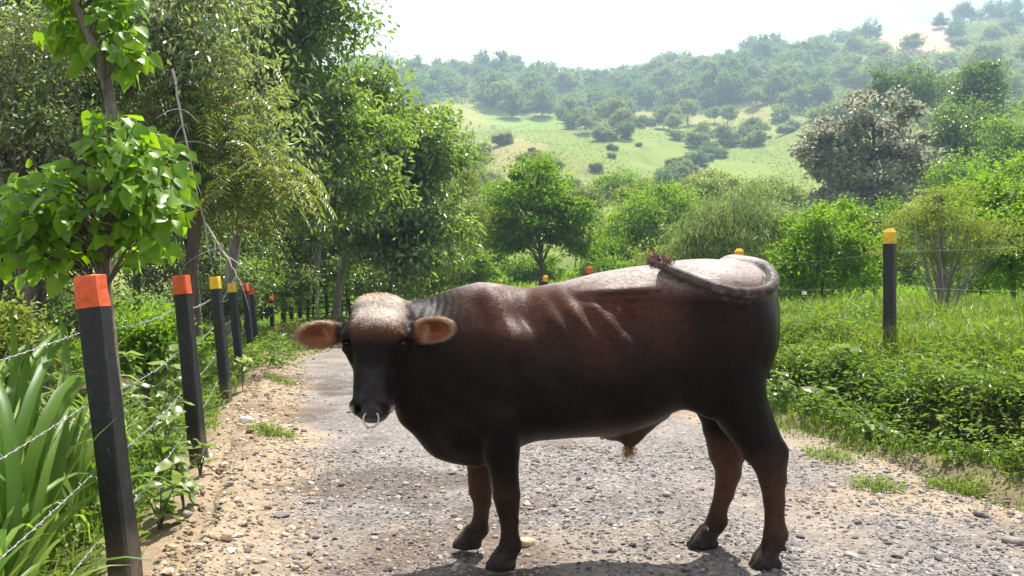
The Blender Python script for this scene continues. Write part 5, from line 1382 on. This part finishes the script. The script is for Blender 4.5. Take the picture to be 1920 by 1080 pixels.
def understory():
    T = make_tree
    for i, (px, py, Y, w, h, sp, lab) in enumerate((
        (270, 640, 9, .55, .40, 'bright', 'rounded leafy shrub seen between the two orange posts'), (20, 640, 8, .35, .35, 'yellowish', 'yellow-green shrub at the far left edge'), (470, 540, 22, .9, .8, 'glossy', 'shrub behind the orange posts in the grove'),
        (560, 500, 30, 1.3, 1.0, 'glossy', 'leafy shrub under the grove behind the rail fence'), (650, 490, 31, 1.4, 1.1, 'bright', 'bright shrub above the bull head'), (720, 510, 30, 1.2, .9, 'glossy', 'glossy shrub right of the bull poll'),
        (790, 520, 33, 1.2, .7, 'yellowish', 'low yellow-green shrub above the bull neck'), (450, 470, 24, 1.3, 1.0, 'dark', 'dark shrub deep in the grove above the yellow posts'), (130, 560, 22, 1.6, .9, 'dark', 'dark shrub in the grove left of the nearest post top'),
        (330, 500, 25, 1.9, 1.0, 'dark', 'dark thicket behind the second orange post top'), (400, 560, 19, .8, .5, 'olive', 'low olive shrub behind the yellow posts'), (30, 520, 19, 1.4, 1.0, 'dark', 'dark thicket at the far left behind the trunks'), (600, 545, 38, 1.6, .9, 'lime', 'sunlit lime shrub behind the rail fence'), (535, 530, 26, .8, .8, 'olive', 'olive shrub beside the far orange post'))):
        c = P(px, py, Y)
        T('grove_shrub', c[0], Y, [(c[0], Y, c[2], w, w * .8, h), (c[0] - w * .5, Y, c[2] - h * .3, w * .7, w * .6, h * .7), (c[0] + w * .5, Y, c[2] - h * .25, w * .7, w * .6, h * .75)], sp, 'brown', lab, 3600, 60, .36 * w ** .5, .13 * (Y / 20) ** .5, .065 * (Y / 20) ** .5, .04, .02, .3, 1, 160 + i, cat='shrub')
understory()
# ------------------------------------------------------------------ fences
def paint(name, c, rough=.6):
    m, b, L = newmat(name, rough, .4)
    nz = tex_noise(m, 30, 7, .75); nb = tex_noise(m, 6, 4, .6)
    col = ramp(m, nz, [(.28, [k * .55 for k in c]), (.5, c), (.8, [min(1, k * 1.25 + .01) for k in c])])
    col = mixrgb(m, 1, col, ramp(m, nb, [(.3, .75), (.7, 1.15)]), 'MULTIPLY')
    chip = tex_noise(m, 55, 8, .8, stretch=(1, 1, .35)); grime = tex_noise(m, 12, 6, .7)
    col = mixrgb(m, ramp(m, chip, [(.60, 0), (.68, .8)]), col, (.20, .16, .125))
    tco = nd(m, 'ShaderNodeTexCoord'); sp = nd(m, 'ShaderNodeSeparateXYZ'); L.new(tco.outputs['Object'], sp.inputs[0])
    mud = nd(m, 'ShaderNodeMath'); mud.operation = 'MULTIPLY'; L.new(ramp(m, sp.outputs[2], [(.0, 1.0), (.30, .0)]), mud.inputs[0]); L.new(ramp(m, grime, [(.35, .15), (.7, .9)]), mud.inputs[1])
    L.new(mixrgb(m, mud.outputs[0], col, (.27, .20, .135)), b.inputs['Base Color']); bump(m, nz, .7, .006, b)
    return m
PM = {'black': paint('black_paint', (.010, .010, .011), .55), 'orange': paint('orange_paint', (.72, .105, .022)), 'yellow': paint('yellow_paint', (.72, .43, .015)), 'white': paint('white_paint', (.7, .7, .68)), 'wood': paint('dark_wood', (.035, .026, .020), .85)}
def prism(sec, hs, jit=.0, seed=0):
    """square post through the given (z, half width) levels"""
    r = np.random.default_rng(seed); v, q = [], []
    for k, (z, w) in enumerate(hs):
        ch = w * .22
        ring = [(-w + ch, -w), (w - ch, -w), (w, -w + ch), (w, w - ch), (w - ch, w), (-w + ch, w), (-w, w - ch), (-w, -w + ch)]
        v += [(a + r.normal(0, jit), b + r.normal(0, jit), z) for a, b in ring]
    for k in range(len(hs) - 1):
        for j in range(8): q.append([k * 8 + j, k * 8 + (j + 1) % 8, k * 8 + 8 + (j + 1) % 8, k * 8 + 8 + j])
    n = len(v); v.append((0, 0, hs[-1][0] + .002)); t = [[(len(hs) - 1) * 8 + j, (len(hs) - 1) * 8 + (j + 1) % 8, n] for j in range(8)]
    return v, t, q
def post(x, y, ztop, capcol, lean, label, group, w=.052, rz=0, caph=.125, pyr=False, seed=0, tilt_y=0.0, name='fence_post'):
    zb = float(zg(x, y)); H = (ztop - zb)
    root = add(name, None, None, (x, y, zb), (tilt_y, lean, rz)); props(root, label, 'post', group)
    hs = [(-.3, w * 1.02)] + [(z, w * (1.03 - .08 * z / H)) for z in np.linspace(0, H - caph, 7)]
    v, t, q = prism(None, hs, .0022, seed)
    add('shaft', mesh_np('shaft', v, t, q, False, None, [PM['black']]), root)
    if capcol:
        w2 = w * .96 + .0025
        hs = [(H - caph + .001, w2), (H - caph * .45, w2 * .985), (H - (.045 if pyr else .006), w2 * .96), (H, w2 * (.5 if pyr else .90))]
        v, t, q = prism(None, hs, .0012, seed + 50)
        add('painted_cap', mesh_np('painted_cap', v, t, q, False, None, [PM[capcol]]), root)
    return root
def fences():
    L = [  # px at the foot, distance, top row, colour
        (238, 3.30, 512, 'orange', 'nearest black post with a bright orange top at the left'), (373, 5.75, 515, 'orange', 'second black post with an orange top'), (425, 8.9, 518, 'yellow', 'first yellow-topped black post, third from the left'),
        (451, 11.7, 530, 'yellow', 'second yellow-topped black post, just left of the orange pair'), (472, 14.4, 531, 'orange', 'front one of the two overlapping orange-topped posts'), (481, 16.8, 540, 'orange', 'rear one of the two overlapping orange-topped posts'),
        (512, 20.4, 552, 'orange', 'distant orange-topped post standing alone past the overlapping pair'), (548, 22.8, 556, 'yellow', 'distant yellow-topped post left of the bull ear'), (565, 27, 540, 'yellow', 'far thin post behind the bull ear in the grove'),
        (614, 30, 540, 'orange', 'far orange-topped post at the start of the rail fence'), (656, 31, 553, 'orange', 'far orange-topped post just left of the bull poll')]
    tops, r = [], np.random.default_rng(8)
    pts = []
    for i, (px, Y, row, col, lab) in enumerate(L):
        x = (px - 960) * Y / FPX; zt = EYE - (row - HOR) * Y / FPX
        ln = -math.atan(.125 if i == 0 else .098) * (1 if i < 6 else .5)
        post(x, Y, zt, col, ln, lab, 'black posts of the left fence', .050, .06 * r.normal(), .135 if i < 6 else .16, False, i)
        pts.append((x, Y, float(zg(x, Y)), zt))
    Rr = [(1668, 8.7, 428, 'yellow', 'tall yellow-topped black post on the right bank', True), (1385, 11.8, 466, 'yellow', 'yellow post top showing above the bull rump', True), (1104, 18, 499, 'orange', 'orange post top showing above the bull back', True),
          (1022, 21.2, 516, 'yellow', 'small yellow post top left of the round tree trunk', True), (938, 26, 524, 'yellow', 'tiny far post above the bull withers', False), (880, 31, 526, None, 'tiny far dark post above the bull neck', False), (1236, 14.8, 520, 'orange', 'post of the right fence hidden behind the bull back', False)]
    rp = []
    for i, (px, Y, row, col, lab, py) in enumerate(Rr):
        x = (px - 960) * Y / FPX; zt = EYE - (row - HOR) * Y / FPX
        if i != 6: post(x, Y, zt, col, .005, lab, 'black posts of the right fence', .056, .78 if i == 0 else .5, .17, True, 30 + i)
        rp.append((x, Y, float(zg(x, Y)), zt))
    rp = sorted(rp, key=lambda q: q[1])
    # small white-topped markers along the path
    for i, (px, row0, row1, Y, lab) in enumerate(((1508, 578, 605, 15.5, 'small dark marker post with a white top beside the pale path'), (1545, 556, 575, 19, 'short dark post in the meadow left of the tall post'), (1618, 574, 588, 17, 'short dark stump post left of the tall post foot'), (1583, 594, 606, 15.5, 'low white-topped marker in the meadow grass'))):
        x = (px - 960) * Y / FPX
        post(x, Y, float(zg(x, Y)) + (row1 - row0) * Y / FPX + .22, 'white' if i in (0, 3) else None, 0, lab, 'marker posts by the path', .035, .3, .06, False, 60 + i, 0, 'marker_post')
    # barbed wire
    wm, wb, wL = newmat('galvanised_wire', .38, .5); wb.inputs['Metallic'].default_value = .9; wb.inputs['Base Color'].default_value = (.50, .50, .49, 1)
    def strand(pp, hf, lab, grp, dense, side=-.06, rad=.0017):
        g = Geo(); path = []
        for (a, b) in zip(pp[:-1], pp[1:]):
            pa = np.array([a[0] + side - .098 * hf * (a[3] - a[2]) * (side < 0), a[1], a[2] + hf * (a[3] - a[2])]); pb = np.array([b[0] + side - .098 * hf * (b[3] - b[2]) * (side < 0), b[1], b[2] + hf * (b[3] - b[2])])
            ln = np.linalg.norm(pb - pa); n = 14
            for t in np.linspace(0, 1, n, endpoint=False):
                p = pa * (1 - t) + pb * t; p[2] -= .035 * math.sin(math.pi * t); path.append(p)
        path.append(pb); path = np.array(path); o = path[0].copy()
        seg = np.concatenate([[0], np.cumsum(np.linalg.norm(np.diff(path, axis=0), axis=1))])
        g.tube(path - o, rad, 4)
        if dense:
            # second wire twisted round the first and the barbs
            st = np.arange(0, min(seg[-1], 9.5), .011); q = np.stack([np.interp(st, seg, path[:, i]) for i in range(3)], 1)
            ph = st * 2 * math.pi / .075; q[:, 0] += .0026 * np.cos(ph); q[:, 2] += .0026 * np.sin(ph); g.tube(q - o, rad * .85, 3)
            for s_ in np.arange(.05, min(seg[-1], 12), .11):
                c = np.array([np.interp(s_, seg, path[:, i]) for i in range(3)]); a = rng.uniform(0, 6.28)
                for k in (0, 1):
                    d = np.array([math.cos(a + k * 1.6), .3 * rng.normal(), math.sin(a + k * 1.6)]) * .013
                    g.tube(np.array([c - d, c, c + d]) - o, [.0008, .0014, .0008], 3)
        props(add('barbed_wire', g.mesh('barbed_wire', [wm]), None, o), lab, 'wire', grp)
    p0 = (-1.05, .75, float(zg(-1.05, .75)), 1.3)
    lp = [p0] + pts[:8]
    for hf, lab in ((.82, 'topmost barbed wire strand of the left fence'), (.60, 'second barbed wire strand from the top of the left fence'), (.39, 'third barbed wire strand from the top of the left fence'), (.19, 'lowest barbed wire strand of the left fence')):
        strand(lp, hf, lab, 'wires of the left fence', True)
    end = (P(2150, 500, 6.0)[0], 5.2, float(zg(P(2150, 500, 6.0)[0], 5.2)), 1.95)
    for hf, lab in ((.80, 'upper wire strand of the right fence'), (.50, 'lower wire strand of the right fence')):
        strand([end] + rp[:5], hf, lab, 'wires of the right fence', False, .07, .0009)
    # rail fence at the bend
    A, B = P(560, 590, 33.0), P(905, 560, 40.0); root = add('rail_fence', None, None, (A[0], A[1], float(zg(A[0], A[1])))); props(root, 'dark wooden rail fence behind the bull head at the bend', 'fence')
    rl = np.array(root.location); n = 16; prev = None
    for i in range(n):
        t = i / (n - 1); x, y = A[0] * (1 - t) + B[0] * t, A[1] * (1 - t) + B[1] * t; z = float(zg(x, y))
        g = Geo(); g.tube(np.array([[x, y, z - .3], [x + .02 * r.normal(), y, z + .6], [x + .04 * r.normal(), y, z + 1.25 + .08 * r.normal()]]) - rl, [.055, .05, .045], 6); add('post', g.mesh('post', [PM['wood']]), root)
        if prev is not None:
            for h in (.28, .50, .72, .94, 1.14):
                g = Geo(); a = np.array([prev[0], prev[1] - .05, prev[2] + h + .02 * r.normal()]); b = np.array([x, y - .05, z + h + .02 * r.normal()])
                g.tube(np.array([a + (a - b) * .04, (a + b) / 2 + [0, 0, -.015], b + (b - a) * .04]) - rl, [.034, .032, .028], 5); add('rail', g.mesh('rail', [PM['wood']]), root)
        prev = (x, y, z)
    # pale footpath through the meadow
    pw = [P(1380, 575, 17.5), P(1450, 588, 16.5), P(1500, 598, 15.8), P(1560, 612, 15.0), P(1640, 632, 14.0)]
    c = bez(pw[0], pw[2], pw[4], 24); tg = unit(np.gradient(c, axis=0)); sd = np.stack([-tg[:, 1], tg[:, 0], 0 * tg[:, 0]], 1)
    vv = []
    for k in range(24):
        for s in np.linspace(-1, 1, 7):
            p = c[k] + sd[k] * s * (.38 + .08 * r.normal()); p[2] = float(zg(p[0], p[1])) + .20 - .12 * abs(s) ** 3; vv.append(p)
    qd = [[k * 7 + j, k * 7 + j + 1, k * 7 + 8 + j, k * 7 + 7 + j] for k in range(23) for j in range(6)]
    m, b, Lk = newmat('path_earth', .95, .1); nz = tex_noise(m, 9, 6, .7); Lk.new(ramp(m, nz, [(.3, (.34, .29, .23)), (.7, (.56, .50, .42))]), b.inputs['Base Color']); bump(m, nz, .5, .02, b)
    add('footpath', mesh_np('footpath', vv, None, qd, True, None, [m]))['kind'] = 'structure'
fences()

# ------------------------------------------------------------------ animals far up the pasture
def grazer(px, row, D, col, label, flip, sc=1.0, head_down=True):
    x = (px - 960) * D / FPX
    V = Vol([-1.5, -.5, -.05], [1.6, .5, 1.7], .035)
    V.ell((0, 0, 1.0), (.78, .30, .36), .1); V.ell((-.55, 0, 1.05), (.32, .27, .34), .12); V.ell((.5, 0, 1.02), (.34, .28, .38), .12)
    if head_down: V.chain([((.65, 0, 1.15), .20), ((1.0, 0, .75), .15), ((1.12, 0, .45), .10), ((1.22, 0, .22), .075)], .08)
    else: V.chain([((.65, 0, 1.15), .22), ((1.0, 0, 1.35), .15), ((1.15, 0, 1.38), .11), ((1.38, 0, 1.2), .07)], .08)
    for (lx, ly) in ((.5, .15), (.6, -.15), (-.62, .15), (-.5, -.15)):
        V.chain([((lx, ly, .85), .14), ((lx + (.03 if lx > 0 else .06), ly, .5), .075), ((lx - (.0 if lx > 0 else .05), ly, .3), .055), ((lx, ly, .03), .06)], .05)
    V.chain([((-.82, 0, 1.2), .05), ((-.95, 0, 1.0), .04), ((-.95, 0, .6), .05)], .05)
    v, q = V.nets(); m, b, L = newmat('hide', .7, .3); b.inputs['Base Color'].default_value = (*col, 1)
    o = add('grazing_cow', mesh_np('grazing_cow', v, None, q, True, None, [m]), None, (x, D, float(zg(x, D)) - .02), (0, 0, math.pi if flip else .2), (sc,) * 3)
    props(o, label, 'cow', 'cattle on the far pasture')
def depth_for(px, row, d0, d1):
    ds = np.linspace(d0, d1, 400); rows = HOR - (zg((px - 960) * ds / FPX, ds) - EYE) * FPX / ds
    return float(ds[np.argmin(np.abs(rows - row))])
for (px, row, col, lab, fl, hd) in ((1440, 264, (.03, .022, .018), 'dark animal grazing alone on the sunny slope', True, True), (1088, 246, (.75, .72, .66), 'white cow at the crest of the pasture knoll', False, False), (1170, 246, (.30, .24, .20), 'brown cow at the right end of the knoll crest', True, True), (926, 240, (.70, .66, .58), 'whitish cow lying left on the knoll pasture', True, True)):
    grazer(px, row, depth_for(px, row, 150, 340), col, lab, fl, 1.25, hd)
# ------------------------------------------------------------------ haze in the air
def build_haze():
    a, b = np.array([-900, -120, -9.0]), np.array([1000, 830, 215.0])
    v = [[x, y, z] for x in (a[0], b[0]) for y in (a[1], b[1]) for z in (a[2], b[2])]
    q = [[0, 1, 3, 2], [4, 6, 7, 5], [0, 4, 5, 1], [2, 3, 7, 6], [0, 2, 6, 4], [1, 5, 7, 3]]
    m = bpy.data.materials.new('haze'); m.use_nodes = True
    nt = m.node_tree; nt.nodes.remove(nt.nodes['Principled BSDF'])
    pv = nt.nodes.new('ShaderNodeVolumePrincipled')
    pv.inputs['Color'].default_value = (.62, .82, 1.0, 1)
    pv.inputs['Density'].default_value = HAZE
    pv.inputs['Anisotropy'].default_value = .25
    nt.links.new(pv.outputs[0], nt.nodes['Material Output'].inputs['Volume'])
    o = add('haze', mesh_np('haze', v, None, q, False, None, [m]))
    o['kind'] = 'stuff'
HAZE = .00068
build_haze()
